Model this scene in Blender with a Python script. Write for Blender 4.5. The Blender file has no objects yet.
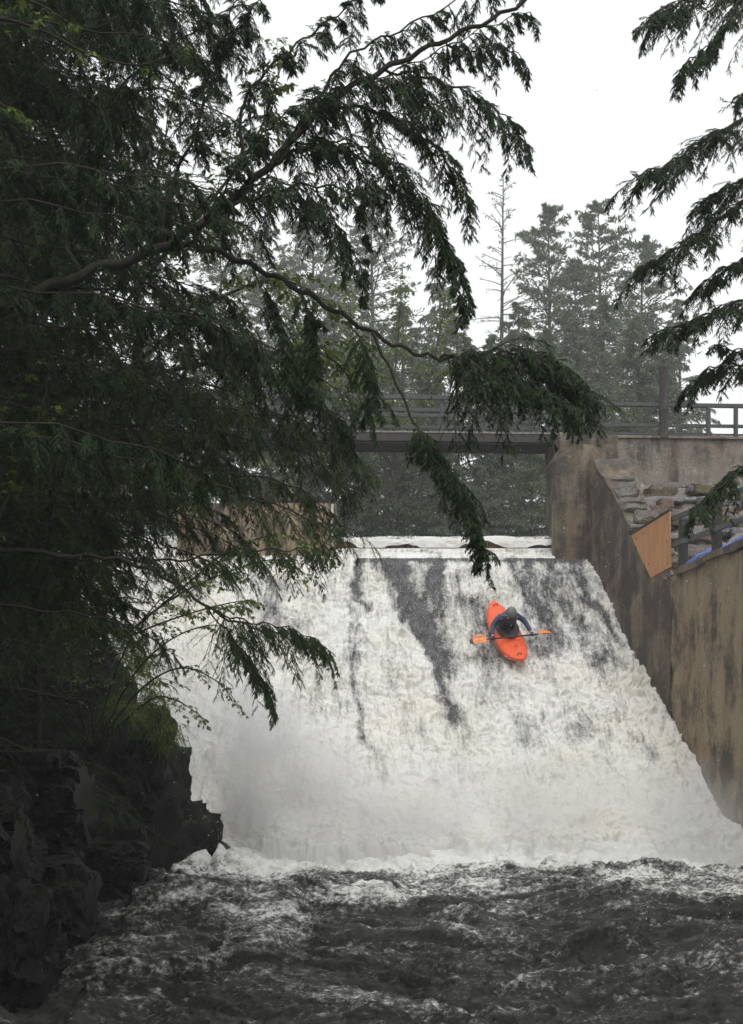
import bpy, math, random
import numpy as np
from mathutils import Vector, Matrix
R = math.radians
rng = np.random.default_rng(7)
random.seed(7)
sc = bpy.context.scene
COL = sc.collection

# ------------------------------------------------------------------ camera
F, CX, HY, CH = 1100.0, 371.5, 690.0, 2.9
cam = bpy.data.objects.new('camera', bpy.data.cameras.new('camera')); COL.objects.link(cam)
cam.location = (0, 0, CH); cam.rotation_euler = (R(90), 0, 0)
cam.data.lens = F / 1024 * 36; cam.data.sensor_width = 36; cam.data.sensor_fit = 'AUTO'
cam.data.shift_y = (HY - 512) / 1024
cam.data.clip_end = 3000
sc.camera = cam
def P(x, y, Y): return np.array([(x - CX) / F * Y, Y, CH + (HY - y) * Y / F])

# ------------------------------------------------------------------ object helpers
def link(o, parent=None, **props):
    COL.objects.link(o)
    if parent is not None: o.parent = parent
    for k, v in props.items():
        if v: o[k] = v
    return o
def mesh_np(name, V, faces, mat=None, smooth=False, attrs=None):
    """faces: list of arrays (n,k)"""
    me = bpy.data.meshes.new(name)
    V = np.asarray(V, dtype=np.float32)
    me.vertices.add(len(V)); me.vertices.foreach_set('co', V.ravel())
    if not isinstance(faces, (list, tuple)): faces = [faces]
    faces = [np.asarray(f, dtype=np.int32) for f in faces if len(f)]
    nl = sum(f.size for f in faces); nf = sum(len(f) for f in faces)
    me.loops.add(nl); me.loops.foreach_set('vertex_index', np.concatenate([f.ravel() for f in faces]))
    me.polygons.add(nf)
    starts = []; c = 0
    for f in faces:
        starts.append(c + np.arange(len(f)) * f.shape[1]); c += f.size
    me.polygons.foreach_set('loop_start', np.concatenate(starts).astype(np.int32))
    if smooth: me.polygons.foreach_set('use_smooth', np.ones(nf, dtype=bool))
    me.update(calc_edges=True)
    if attrs:
        for k, a in attrs.items():
            at = me.attributes.new(k, 'FLOAT', 'POINT'); at.data.foreach_set('value', np.asarray(a, dtype=np.float32))
    if mat: me.materials.append(mat)
    return me
def obj(name, me, parent=None, **props):
    return link(bpy.data.objects.new(name, me), parent, **props)
def empty(name, loc=(0, 0, 0), **props):
    o = bpy.data.objects.new(name, None); o.location = loc; o.empty_display_size = .2
    return link(o, None, **props)
def under(name, me, root):
    """a part whose mesh is in world coordinates, under a root that is only translated"""
    l = np.array(root.location, dtype=np.float32)
    c = np.empty(len(me.vertices) * 3, dtype=np.float32); me.vertices.foreach_get('co', c)
    c = (c.reshape(-1, 3) - l).ravel(); me.vertices.foreach_set('co', c); me.update()
    return obj(name, me, root)
def gridmesh(name, G, mat, attrs=None, smooth=True, flip=False):
    n, m = G.shape[:2]
    i = np.arange(n - 1)[:, None] * m + np.arange(m - 1)[None]
    q = np.stack([i, i + 1, i + m + 1, i + m], -1).reshape(-1, 4)
    if flip: q = q[:, ::-1]
    return mesh_np(name, G.reshape(-1, 3), q, mat, smooth, attrs)
class MB:
    def __init__(s): s.v = []; s.f = []
    def add(s, V, Fc):
        b = len(s.v); s.v += [tuple(map(float, p)) for p in V]; s.f += [[b + i for i in f] for f in Fc]
    def box(s, c, d, rot=None):
        V = [Vector(((x - .5) * d[0], (y - .5) * d[1], (z - .5) * d[2])) for x in (0, 1) for y in (0, 1) for z in (0, 1)]
        if rot: V = [rot @ v for v in V]
        s.add([v + Vector(c) for v in V], [(0, 1, 3, 2), (4, 6, 7, 5), (0, 4, 5, 1), (2, 3, 7, 6), (0, 2, 6, 4), (1, 5, 7, 3)])
    def bar(s, a, b, w, h):
        a = Vector(a); b = Vector(b); d = b - a
        rot = d.to_track_quat('X', 'Z').to_matrix()
        s.box((a + b) / 2, (d.length, w, h), rot)
    def tube(s, pts, rs, n=8):
        pts = [Vector(p) for p in pts]; rings = []
        for i, p in enumerate(pts):
            t = (pts[min(i + 1, len(pts) - 1)] - pts[max(i - 1, 0)]).normalized()
            q = t.to_track_quat('Z', 'Y').to_matrix()
            r = rs[i] if hasattr(rs, '__len__') else rs
            rings.append([p + q @ Vector((math.cos(k * 2 * math.pi / n) * r, math.sin(k * 2 * math.pi / n) * r, 0)) for k in range(n)])
        V = [v for r_ in rings for v in r_]
        Fc = [(i * n + k, i * n + (k + 1) % n, (i + 1) * n + (k + 1) % n, (i + 1) * n + k) for i in range(len(pts) - 1) for k in range(n)]
        Fc += [tuple(range(n))[::-1], tuple((len(pts) - 1) * n + k for k in range(n))]
        s.add(V, Fc)
    def prism(s, poly, d):
        """poly: 3d polygon, extruded by vector d"""
        n = len(poly); V = [Vector(p) for p in poly] + [Vector(p) + Vector(d) for p in poly]
        s.add(V, [tuple(range(n))[::-1], tuple(range(n, 2 * n))] + [(i, (i + 1) % n, n + (i + 1) % n, n + i) for i in range(n)])
    def mesh(s, name, mat, smooth=False, bevel=0, sub=0):
        me = bpy.data.meshes.new(name); me.from_pydata(s.v, [], s.f); me.materials.append(mat)
        import bmesh
        bm = bmesh.new(); bm.from_mesh(me)
        bmesh.ops.recalc_face_normals(bm, faces=bm.faces[:])
        if bevel: bmesh.ops.bevel(bm, geom=bm.edges[:], offset=bevel, segments=2, affect='EDGES')
        if sub: bmesh.ops.subdivide_edges(bm, edges=bm.edges[:], cuts=sub, use_grid_fill=True)
        bm.to_mesh(me); bm.free()
        if smooth: me.polygons.foreach_set('use_smooth', [True] * len(me.polygons))
        return me

# ------------------------------------------------------------------ noise
def _h(ix, iy, iz, s):
    h = (ix.astype(np.int64) * 374761393 + iy.astype(np.int64) * 668265263 + iz.astype(np.int64) * 1440670441 + s * 974711) & 0xffffffff
    h = ((h ^ (h >> 13)) * 1274126177) & 0xffffffff
    h = (h ^ (h >> 16)) & 0xffff
    return h / 32767.5 - 1
def vn(x, y, z=0., s=0):
    x, y, z = np.broadcast_arrays(np.asarray(x, float), np.asarray(y, float), np.asarray(z, float))
    ix, iy, iz = np.floor(x), np.floor(y), np.floor(z)
    fx, fy, fz = x - ix, y - iy, z - iz
    q = lambda t: t * t * t * (t * (t * 6 - 15) + 10)
    u, v, w = q(fx), q(fy), q(fz)
    r = 0
    for a in (0, 1):
        for b in (0, 1):
            for c in (0, 1):
                r = r + _h(ix + a, iy + b, iz + c, s) * (u if a else 1 - u) * (v if b else 1 - v) * (w if c else 1 - w)
    return r
def fbm(x, y, z=0., o=4, s=0, k=.5):
    r = 0; a = 1
    for i in range(o):
        r = r + a * vn(x * 2.03 ** i + i * 7.1, y * 2.03 ** i - i * 3.3, z * 2.03 ** i, s + i); a *= k
    return r
def billow(x, y, z=0., o=4, s=0, k=.5):
    r = 0; a = 1
    for i in range(o):
        r = r + a * (np.abs(vn(x * 2.1 ** i + i * 7.1, y * 2.1 ** i - i * 3.3, z * 2.1 ** i, s + i)) ** .8 * 2 - .7); a *= k
    return r
def cells(x, y, z, s=0, tilt=.8):
    """fractured rock: every cell of a jittered grid gets its own height and tilt"""
    ix, iy, iz = np.floor(x), np.floor(y), np.floor(z); best = np.full(x.shape, 9.); out = np.zeros(x.shape)
    for a in (-1, 0, 1):
        for b in (-1, 0, 1):
            for c in (-1, 0, 1):
                jx, jy, jz = ix + a, iy + b, iz + c
                px = jx + .5 + .45 * _h(jx, jy, jz, s); py = jy + .5 + .45 * _h(jx, jy, jz, s + 1); pz = jz + .5 + .45 * _h(jx, jy, jz, s + 2)
                dx, dy, dz = x - px, y - py, z - pz; d = dx * dx + dy * dy + dz * dz; m = d < best
                best = np.where(m, d, best)
                out = np.where(m, _h(jx, jy, jz, s + 3) + tilt * (dx * _h(jx, jy, jz, s + 4) + dy * _h(jx, jy, jz, s + 5) + dz * _h(jx, jy, jz, s + 6)), out)
    return out
def sstep(a, b, x):
    t = np.clip((x - a) / (b - a), 0, 1); return t * t * (3 - 2 * t)

# ------------------------------------------------------------------ materials
def newmat(name):
    m = bpy.data.materials.new(name); m.use_nodes = True
    nt = m.node_tree; nt.nodes.clear()
    return m, nt
class N:
    def __init__(s, nt): s.nt = nt
    def __call__(s, t, **kw):
        n = s.nt.nodes.new(t)
        ins = kw.pop('i', {})
        for k, v in kw.items(): setattr(n, k, v)
        for k, v in ins.items():
            if isinstance(v, bpy.types.NodeSocket): s.nt.links.new(v, n.inputs[k])
            else: n.inputs[k].default_value = v
        return n
    def noise(s, scale, detail=6, rough=.6, vec=None, **kw):
        i = {'Scale': scale, 'Detail': detail, 'Roughness': rough}
        if vec is not None: i['Vector'] = vec
        return s('ShaderNodeTexNoise', i=i, **kw).outputs['Fac']
    def ramp(s, fac, stops):
        n = s('ShaderNodeValToRGB', i={'Fac': fac}); e = n.color_ramp.elements
        while len(e) < len(stops): e.new(.5)
        for a, (p, c) in zip(e, stops): a.position = p; a.color = (*c, 1) if len(c) == 3 else c
        return n.outputs['Color']
    def mix(s, f, a, b, blend='MIX'):
        n = s('ShaderNodeMix', data_type='RGBA', blend_type=blend)
        for sock, v in ((n.inputs[0], f), (n.inputs[6], a), (n.inputs[7], b)):
            if isinstance(v, bpy.types.NodeSocket): s.nt.links.new(v, sock)
            else: sock.default_value = v if not isinstance(v, tuple) or len(v) == 4 else (*v, 1)
        return n.outputs[2]
    def math(s, op, a, b=0., clamp=False):
        n = s('ShaderNodeMath', operation=op, use_clamp=clamp)
        for k, v in enumerate((a, b)):
            if isinstance(v, bpy.types.NodeSocket): s.nt.links.new(v, n.inputs[k])
            else: n.inputs[k].default_value = v
        return n.outputs[0]
    def pos(s, scale=(1, 1, 1)):
        g = s('ShaderNodeNewGeometry').outputs['Position']
        return s('ShaderNodeMapping', i={'Vector': g, 'Scale': scale}).outputs[0]
    def attr(s, n): return s('ShaderNodeAttribute', attribute_name=n).outputs['Fac']
    def bump(s, h, strength=.5, dist=.02, normal=None):
        i = {'Height': h, 'Strength': strength, 'Distance': dist}
        if normal is not None: i['Normal'] = normal
        return s('ShaderNodeBump', i=i).outputs[0]
    def out(s, col, rough=.8, nrm=None, spec=.5, trans=None, ior=1.45, coat=0, metal=0):
        i = {'Base Color': col if isinstance(col, bpy.types.NodeSocket) else (*col, 1), 'Roughness': rough, 'IOR': ior,
             'Specular IOR Level': spec, 'Coat Weight': coat, 'Metallic': metal}
        if nrm is not None: i['Normal'] = nrm
        b = s('ShaderNodeBsdfPrincipled', i=i).outputs[0]
        if trans:
            t = s('ShaderNodeBsdfTranslucent', i={'Color': col if isinstance(col, bpy.types.NodeSocket) else (*col, 1)}).outputs[0]
            b = s('ShaderNodeMixShader', i={0: trans, 1: b, 2: t}).outputs[0]
        s('ShaderNodeOutputMaterial', i={'Surface': b})

def m_plain(name, c, rough=.6, var=.25, scale=8, bump=.3, spec=.5, coat=0):
    m, nt = newmat(name); n = N(nt)
    f = n.noise(scale, 6, .65, n.pos())
    col = n.ramp(f, [(.3, tuple(x * (1 - var) for x in c)), (.7, tuple(min(1, x * (1 + var)) for x in c))])
    n.out(col, rough, n.bump(f, bump, .01), spec, coat=coat)
    return m
def m_leaf(name, c1, c2, trans=.2, rough=.6, spec=.25):
    m, nt = newmat(name); n = N(nt)
    a = n.attr('tint')
    col = n.ramp(a, [(0, c1), (1, c2)])
    n.out(col, rough, None, spec, trans=trans)
    return m
def m_bark(name, c):
    m, nt = newmat(name); n = N(nt)
    f = n.noise(14, 8, .7, n.pos((1, 1, .25)))
    g = n.noise(3, 4, .6, n.pos())
    col = n.ramp(f, [(.3, tuple(x * .45 for x in c)), (.7, c)])
    col = n.mix(n.math('MULTIPLY', g, .5), col, (.035, .045, .025))
    n.out(col, .85, n.bump(f, .8, .02), .25)
    return m
def m_concrete(name, base=(.36, .285, .195), dark=(.05, .045, .04), rust=(.2, .12, .06), wet=0., stain=.515):
    m, nt = newmat(name); n = N(nt)
    streak = n.noise(1.5, 9, .72, n.pos((2.2, 1.5, .34)))
    blot = n.noise(1.1, 10, .75, n.pos())
    fine = n.noise(14, 8, .75, n.pos())
    col = n.ramp(fine, [(.25, tuple(x * .72 for x in base)), (.75, tuple(x * 1.18 for x in base))])
    rf = n.ramp(n.noise(1.1, 6, .65, n.pos((1.6, 1.6, .5))), [(.45, (0, 0, 0)), (.62, (1, 1, 1))])
    col = n.mix(n.math('MULTIPLY', rf, .55), col, rust)
    sf = n.math('ADD', n.math('MULTIPLY', streak, .5), n.math('MULTIPLY', blot, .5))
    sfr = n.ramp(sf, [(stain - .045, (0, 0, 0)), (stain + .055, (1, 1, 1))])
    col = n.mix(n.math('MULTIPLY', sfr, .88), col, dark)
    # horizontal pour lines and efflorescence
    w = n.noise(2.4, 6, .7, n.pos((.12, .12, 3.2)))
    col = n.mix(n.ramp(w, [(.66, (0, 0, 0)), (.71, (.45, .45, .45))]), col, tuple(x * 1.5 for x in base))
    e = n.noise(3.0, 8, .7, n.pos((2.4, 2.4, .22)))
    col = n.mix(n.ramp(e, [(.68, (0, 0, 0)), (.73, (.5, .5, .5))]), col, (.4, .38, .34))
    pits = n.noise(45, 4, .7, n.pos())
    h = n.math('ADD', n.math('MULTIPLY', fine, .6), n.math('MULTIPLY', blot, 1.2))
    h = n.math('ADD', h, n.math('MULTIPLY', pits, .25))
    n.out(col, .75 - wet * .35, n.bump(h, 1., .07), .35)
    return m
def m_rock(name, c=(.012, .0118, .011), moss=(.012, .018, .006), amt=.5, rough=.5):
    m, nt = newmat(name); n = N(nt)
    f = n.noise(3, 10, .7, n.pos()); g = n.noise(18, 8, .7, n.pos())
    col = n.ramp(g, [(.3, tuple(x * .45 for x in c)), (.72, tuple(x * 1.7 for x in c))])
    nz = n('ShaderNodeSeparateXYZ', i={0: n('ShaderNodeNewGeometry').outputs['Normal']}).outputs['Z']
    mf = n.ramp(n.math('ADD', n.math('MULTIPLY', nz, .3), f), [(.95 - amt * .4, (0, 0, 0)), (1.06 - amt * .4, (1, 1, 1))])
    col = n.mix(mf, col, n.ramp(g, [(.3, tuple(x * .5 for x in moss)), (.7, tuple(x * 1.5 for x in moss))]))
    h = n.math('ADD', f, n.math('MULTIPLY', g, .5))
    n.out(col, rough, n.bump(h, 1., .06), .18)
    return m

M_conc = m_concrete('stained concrete')
M_conc_d = m_concrete('dark stained concrete', base=(.24, .195, .14), rust=(.15, .09, .045), wet=.4, stain=.48)
M_conc_g = m_concrete('pale concrete', base=(.27, .24, .2), rust=(.17, .12, .08), stain=.53)
M_rail = m_plain('weathered rail timber', (.05, .053, .053), .4, .4, 10)
M_post = m_plain('dark post timber', (.035, .03, .026), .7, .4, 12)
M_rust = m_plain('rusty boards', (.14, .085, .045), .6, .6, 6)
M_bark = m_bark('hemlock bark', (.06, .05, .042))
M_barkp = m_bark('pine bark', (.09, .08, .07))
M_twig = m_bark('twig bark', (.045, .036, .028))
M_hem = m_leaf('hemlock needles', (.014, .034, .012), (.045, .085, .028), .22)
M_hem2 = m_leaf('hemlock needles fresh', (.022, .046, .011), (.07, .115, .028), .28)
M_spr = m_leaf('bank tree needles', (.016, .037, .010), (.05, .09, .022), .25)
M_pine = m_leaf('pine needles', (.075, .115, .06), (.15, .195, .11), .4)  # needle colour made paler to carry part of the distance haze
M_pine2 = m_leaf('pine needles olive', (.09, .13, .055), (.17, .21, .1), .4)  # likewise paled for haze, olive variant
M_maple = m_leaf('spring leaves', (.06, .1, .018), (.16, .22, .045), .4, .5)
M_maple3 = m_leaf('olive spring leaves', (.045, .07, .012), (.11, .15, .03), .45, .5)
M_maple2 = m_leaf('pale spring leaves', (.12, .17, .05), (.22, .27, .09), .4, .5)
M_rock = m_rock('wet dark rock')
M_stone = m_rock('terrace stone', (.2, .18, .165), (.07, .06, .03), .15, .8)
def m_ground():
    m, nt = newmat('forest floor'); n = N(nt)
    f = n.noise(1.2, 8, .7, n.pos()); g = n.noise(9, 8, .75, n.pos())
    col = n.ramp(n.math('ADD', n.math('MULTIPLY', f, .6), n.math('MULTIPLY', g, .4)),
                 [(.35, (.012, .014, .008)), (.5, (.04, .034, .022)), (.65, (.035, .05, .018))])
    n.out(col, .9, n.bump(g, .8, .08), .2); return m
M_ground = m_ground()

# falling water: attr foam (0..1)
def m_falls():
    m, nt = newmat('white water'); n = N(nt)
    foam = n.attr('foam')
    g = n.noise(20, 9, .78, n.pos((1, .5, .5)))
    g2 = n.noise(6.5, 9, .72, n.pos((1, .38, .38)))
    g3 = n.noise(15, 6, .65, n.pos((1, .1, .1)))
    f = n.math('ADD', foam, n.math('MULTIPLY', n.math('SUBTRACT', g, .5), 1.7))
    f = n.math('ADD', f, n.math('MULTIPLY', n.math('SUBTRACT', g3, .5), 1.1))
    f = n.math('ADD', f, n.math('MULTIPLY', n.math('SUBTRACT', g2, .5), 1.5))
    mask = n.ramp(f, [(.12, (0, 0, 0)), (.45, (.38, .38, .38)), (.95, (1, 1, 1))])
    warm = n.noise(.6, 5, .6, n.pos())
    white = n.ramp(warm, [(.35, (.70, .70, .68)), (.65, (.66, .64, .57))])
    dark = n.ramp(g2, [(.35, (.035, .036, .038)), (.7, (.13, .13, .135))])
    col = n.mix(mask, dark, white)
    rough = n.math('ADD', n.math('MULTIPLY', mask, .35), .3)
    h = n.math('ADD', n.math('MULTIPLY', g, .5), g2)
    n.out(col, rough, n.bump(h, .6, .05), .3, ior=1.33); return m
M_falls = m_falls()
def m_river():
    m, nt = newmat('river water'); n = N(nt)
    foam = n.attr('foam')
    g = n.noise(17, 7, .68, n.pos((.7, 1.2, 1))); g2 = n.noise(5, 8, .7, n.pos((.8, 1.2, 1))); g3 = n.noise(13, 6, .7, n.pos((.7, 1.3, 1)))
    f = n.math('ADD', foam, n.math('MULTIPLY', n.math('SUBTRACT', g, .5), 1.9))  # fine white flecks: partly foam, partly sky glints put into the colour
    f = n.math('ADD', f, n.math('MULTIPLY', n.math('SUBTRACT', g2, .5), .8))
    mask = n.ramp(f, [(.36, (0, 0, 0)), (.6, (.2, .2, .2)), (.95, (1, 1, 1))])
    col = n.mix(mask, n.ramp(g3, [(.35, (.006, .0065, .005)), (.65, (.03, .031, .026))]), (.76, .76, .73))
    rough = n.math('ADD', n.math('MULTIPLY', mask, .5), .06)
    h = n.math('ADD', n.math('MULTIPLY', g, .35), n.math('MULTIPLY', g3, .9))
    n.out(col, rough, n.bump(h, 1., .05), .6, ior=1.36); return m
M_river = m_river()
def m_pool():
    m, nt = newmat('still water'); n = N(nt)
    g = n.noise(3, 4, .5, n.pos((1, .4, 1)))
    n.out((.02, .022, .018), .08, n.bump(g, .3, .04), .5, ior=1.33); return m
M_pool = m_pool()

# ------------------------------------------------------------------ world, sun, haze
w = bpy.data.worlds.new('World'); sc.world = w; w.use_nodes = True
nt = w.node_tree; nt.nodes.clear(); n = N(nt)
ELEV, ROT = 60, 170
sky = n('ShaderNodeTexSky', sky_type='NISHITA', sun_disc=False, sun_elevation=R(ELEV), sun_rotation=R(ROT), dust_density=6., air_density=1., altitude=200)
hs = n('ShaderNodeHueSaturation', i={'Saturation': .06, 'Color': sky.outputs[0]})
flat = n.mix(.75, hs.outputs[0], (7.2, 7.3, 7.4, 1))   # even cloud cover over the sky model
bg = n('ShaderNodeBackground', i={'Color': flat, 'Strength': .12})
n('ShaderNodeOutputWorld', i={'Surface': bg.outputs[0]})
sun = bpy.data.objects.new('sun', bpy.data.lights.new('sun', 'SUN')); COL.objects.link(sun)
sun.data.energy = 1.1; sun.data.angle = R(25); sun.data.color = (1, .98, .95)
sd = Vector((math.sin(R(ROT)) * math.cos(R(ELEV)), math.cos(R(ROT)) * math.cos(R(ELEV)), math.sin(R(ELEV))))
sun.rotation_euler = sd.to_track_quat('Z', 'Y').to_euler()
vs = sc.view_settings; vs.view_transform = 'Standard'; vs.look = 'None'; vs.gamma = 1; vs.use_curve_mapping = False
vs.exposure = 0.58
sc.cycles.use_denoising = True
sc.cycles.max_bounces = 7; sc.cycles.diffuse_bounces = 3; sc.cycles.glossy_bounces = 2; sc.cycles.volume_bounces = 1
sc.cycles.transmission_bounces = 3; sc.cycles.transparent_max_bounces = 8
sc.cycles.use_adaptive_sampling = True; sc.cycles.adaptive_threshold = .02
sc.cycles.sample_clamp_indirect = 6

HAZE = .0017
def haze_box():
    mb = MB(); mb.box((0, 85, 18.5), (296, 330, 49))   # z -6..43
    m, nt = newmat('haze air'); n = N(nt)
    v = n('ShaderNodeVolumePrincipled', i={'Color': (.97, .98, .99, 1), 'Density': HAZE, 'Anisotropy': .2})
    n('ShaderNodeOutputMaterial', i={'Volume': v.outputs[0]})
    obj('haze', mb.mesh('haze', m), kind='stuff')
haze_box()

# ------------------------------------------------------------------ layout functions
XL = ([-40, 3, 9, 11, 13, 15.5, 17, 18, 19, 19.5, 20, 21, 28, 34, 46, 60], [-5, -4.6, -3.75, -3.5, -3.7, -4.5, -4.2, -3.0, -2.55, -2.7, -4.4, -6.6, -7.6, -12, -16, -18])
def xl(Y): return np.interp(Y, *XL)
def xr(Y): return 5.45 + .14 * (27.5 - np.asarray(Y, float))
CL = ([-3, -.9, -.2, .05, .5, 1.1, 2, 4, 8, 14, 30, 80], [-2, -1.2, -.3, .1, 1.05, 2.4, 3.7, 4.8, 6.2, 7.6, 9, 14])
def cliff(d): return np.interp(d, *CL)
def ground(X, Y):
    X = np.asarray(X, float); Y = np.asarray(Y, float)
    left = cliff(xl(Y) - X) - 1.0
    rx = X - (xr(np.clip(Y, 5, 28)) + .9)
    rt = np.interp(Y, [-40, 22.5, 29.3, 31, 60], [4.7, 4.3, 7.4, 8.6, 8.6])
    right = np.where(rx > 0, rt + np.interp(rx, [0, 8, 30, 90], [0, .6, 3, 10]), np.interp(rx, [-.3, 0], [-1.5, rt.mean()]))
    right = np.where(rx > -.25, np.where(rx > 0, right, rt), -1.5)
    down = np.where(X < xl(Y) + 1, left, right)
    bed = np.interp(Y, [27.6, 29], [-1.5, 5])
    up_side = np.where(X < 0, cliff(xl(Y) - X) * .35 + 5.2, np.where(X > 5.9, rt + np.clip(X - 5.9, 0, 90) * .1, 5))
    up = np.maximum(up_side, np.interp(Y, [44, 48, 56, 80, 120, 170, 300], [5, 7.2, 8.6, 11.5, 17, 26, 40]))
    t = sstep(27.6, 29, Y)
    h = down * (1 - t) + up * t
    return h + (fbm(X * .25, Y * .25, 0, 3, 5) * .25) * (np.abs(h) > 1.6)
ys = np.concatenate([np.arange(-75, 0, 3.), np.arange(0, 60, .45), np.arange(60, 245, 2.5)])
xs = np.concatenate([np.arange(-140, -20, 3.), np.arange(-20, 20, .45), np.arange(20, 141, 3.)])
gx, gy = np.meshgrid(xs, ys)
obj('ground', gridmesh('ground', np.stack([gx, gy, ground(gx, gy)], -1), M_ground), kind='structure')

# ------------------------------------------------------------------ falls
NU, NV = 640, 640
def prof(s):
    """s in 0..1 down the face -> Y, z"""
    Yp = np.interp(s, [0, .03, .05, .06, 1], [28.02, 27.95, 27.85, 27.7, 19.0])
    zp = np.interp(s, [0, .03, .05, .06], [6.56, 6.53, 6.38, 6.27])
    q = np.clip((Yp - 19.2) / 8.5, 0, 1)
    zp = np.where(s > .06, 6.27 * (q ** 1.1 * .97 + .03 * q) , zp)
    return Yp, zp
def face_at(x, y):
    s = np.linspace(.06, 1, 400); Y, z = prof(s)
    py = HY - F * (z - CH) / Y
    k = np.argmin(np.abs(py - y)); return (x - CX) / F * Y[k], Y[k]
v_, u_ = np.meshgrid(np.linspace(0, 1, NV), np.linspace(0, 1, NU), indexing='ij')
Yp, Zp = prof(v_)
Xl_ = np.interp(Yp, [19, 28], [-6.8, -7.4]); Xr_ = xr(Yp) + .05
Xp = Xl_ + (Xr_ - Xl_) * u_
down = v_ * 10.5
# dark, thin streams over the rock face: polylines (photo position on the face), half width in metres, strength
streaks = [([(362, 557), (363, 580), (367, 606)], .16, 1.1), ([(385, 557), (400, 592), (420, 630), (440, 672), (456, 712)], .25, .95),
           ([(425, 557), (434, 590), (437, 625), (450, 665)], .30, .75), ([(398, 557), (412, 600), (432, 650)], .22, .6),
           ([(522, 557), (528, 585), (540, 610), (560, 640)], .36, .85), ([(548, 557), (560, 590), (585, 630), (600, 660)], .34, .8),
           ([(478, 600), (488, 650), (500, 700)], .28, .42), ([(575, 557), (590, 600), (615, 640)], .14, .8), ([(455, 580), (466, 620)], .25, .5),
           ([(535, 640), (560, 690), (590, 740)], .3, .33), ([(350, 620), (362, 700), (380, 780)], .12, .35), ([(268, 585), (275, 640)], .3, .4),
           ([(600, 660), (625, 710), (650, 760)], .2, .3), ([(520, 690), (535, 740)], .25, .28), ([(395, 556), (500, 558), (585, 558)], .12, .5)]
foam = np.ones_like(Xp) * .97
wx = Xp + fbm(Xp * 1.7, down * .6, 0, 4, 21) * .16
for pl, wd, st in streaks:
    pts = [face_at(*p) for p in pl]
    dm = np.full_like(Xp, 9.)
    for (x0, y0), (x1, y1) in zip(pts[:-1], pts[1:]):
        dx, dy = x1 - x0, y1 - y0; L2 = dx * dx + dy * dy
        t = np.clip(((wx - x0) * dx + (Yp - y0) * dy) / L2, 0, 1)
        dm = np.minimum(dm, np.hypot(wx - x0 - t * dx, (Yp - y0 - t * dy)))
    foam -= st * np.exp(-(dm / wd) ** 2 * 1.1) * (1 + .35 * fbm(Xp * 3.5, down * 1.2, 0, 3, 31))
foam += .30 * fbm(wx * 2.2, down * .55, 0, 4, 44) * sstep(.95, .5, v_) + .16 * fbm(wx * 6, down * 1.6, 0, 3, 45) - .10 * sstep(.35, .06, v_) * (Xp > -1)
foam = foam * (1 - sstep(.72, .9, v_)) + sstep(.72, .9, v_) * 1.12
foam = np.where(v_ < .06, .8 + .3 * fbm(Xp * 2.5, down * 8, 0, 3, 47), foam)
foam = np.clip(foam, -.2, 1.2)
warpx = Xp + .12 * fbm(Xp * 2, down * 2, 0, 2, 51); warpd = down + .14 * fbm(Xp * 2, down * 2, 3, 2, 52)
bil = .42 * billow(warpx * 5.0, warpd * 3.6, 0, 4, 3, .62) + .42 * billow(warpx * 2.3, warpd * .8, 0, 3, 4, .5) + .38 * fbm(Xp * 7, down * 1.3, 0, 3, 6)
big = fbm(Xp * .9, down * .35, 0, 3, 9)
amp = (.045 + .085 * np.clip(foam, 0, 1.1)) * sstep(.05, .14, v_) * (1 - .4 * sstep(.5, .85, v_))
toe = sstep(.84, .97, v_)
disp = bil * amp + big * .10 * sstep(.06, .3, v_) + toe * (billow(Xp * 1.1, down * 1.1, 0, 5, 77, .55) * .16 + .12)
disp += .16 * sstep(.1, .5, v_) * sstep(-1.5, -4.5, Xp)
nY, nZ = -.6, .8
G = np.stack([Xp + fbm(Xp * 4, down * 4, 1, 3, 60) * .05, Yp + disp * nY, Zp + disp * nZ - .05 - .7 * sstep(.965, 1., v_)], -1)
obj('waterfall', gridmesh('waterfall', G, M_falls, {'foam': foam.ravel()}, flip=True), kind='structure')

# spray hanging over the foot of the falls
def mist():
    mb = MB(); mb.prism([(-6.4, 24.6, -.1), (7.0, 24.6, -.1), (7.0, 24.6, 3.9), (-6.4, 24.6, 3.9)], (0, -7.2, 0))
    m, nt = newmat('spray mist'); n = N(nt)
    xyz = n('ShaderNodeSeparateXYZ', i={0: n('ShaderNodeNewGeometry').outputs['Position']}).outputs
    def mr(v, a, b, c, d): return n('ShaderNodeMapRange', interpolation_type='SMOOTHSTEP', i={'Value': v, 'From Min': a, 'From Max': b, 'To Min': c, 'To Max': d}).outputs[0]
    hgt = mr(xyz['X'], -3.2, .6, 3.9, 1.8)
    q = n.math('SUBTRACT', 1., n.math('DIVIDE', xyz['Z'], hgt), True)
    f = n.math('MULTIPLY', q, mr(n.math('SUBTRACT', xyz['Y'], mr(xyz['X'], -3.1, -2.1, 2.2, 0)), 17.6, 19.3, 0, 1))
    f = n.math('MULTIPLY', f, mr(xyz['X'], -6.4, -5, 0, 1)); f = n.math('MULTIPLY', f, mr(xyz['Y'], 22.2, 24.4, 1, 0))
    f = n.math('MULTIPLY', f, mr(xyz['X'], 5.8, 6.9, 1, .2))
    f = n.math('MULTIPLY', f, mr(n.noise(.85, 4, .6, n.pos()), .33, .68, .15, 1))
    f = n.math('MULTIPLY', f, mr(xyz['X'], -2.6, .8, 1.9, 1.15))
    v = n('ShaderNodeVolumePrincipled', i={'Color': (1, 1, 1, 1), 'Density': f, 'Anisotropy': .1})
    n('ShaderNodeOutputMaterial', i={'Volume': v.outputs[0]})
    obj('spray_mist', mb.mesh('spray_mist', m), kind='stuff', label='white spray drifting up from the foot of the falls', category='mist')
mist()
sc.cycles.volume_step_rate = 2.0; sc.cycles.volume_max_steps = 64
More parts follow.
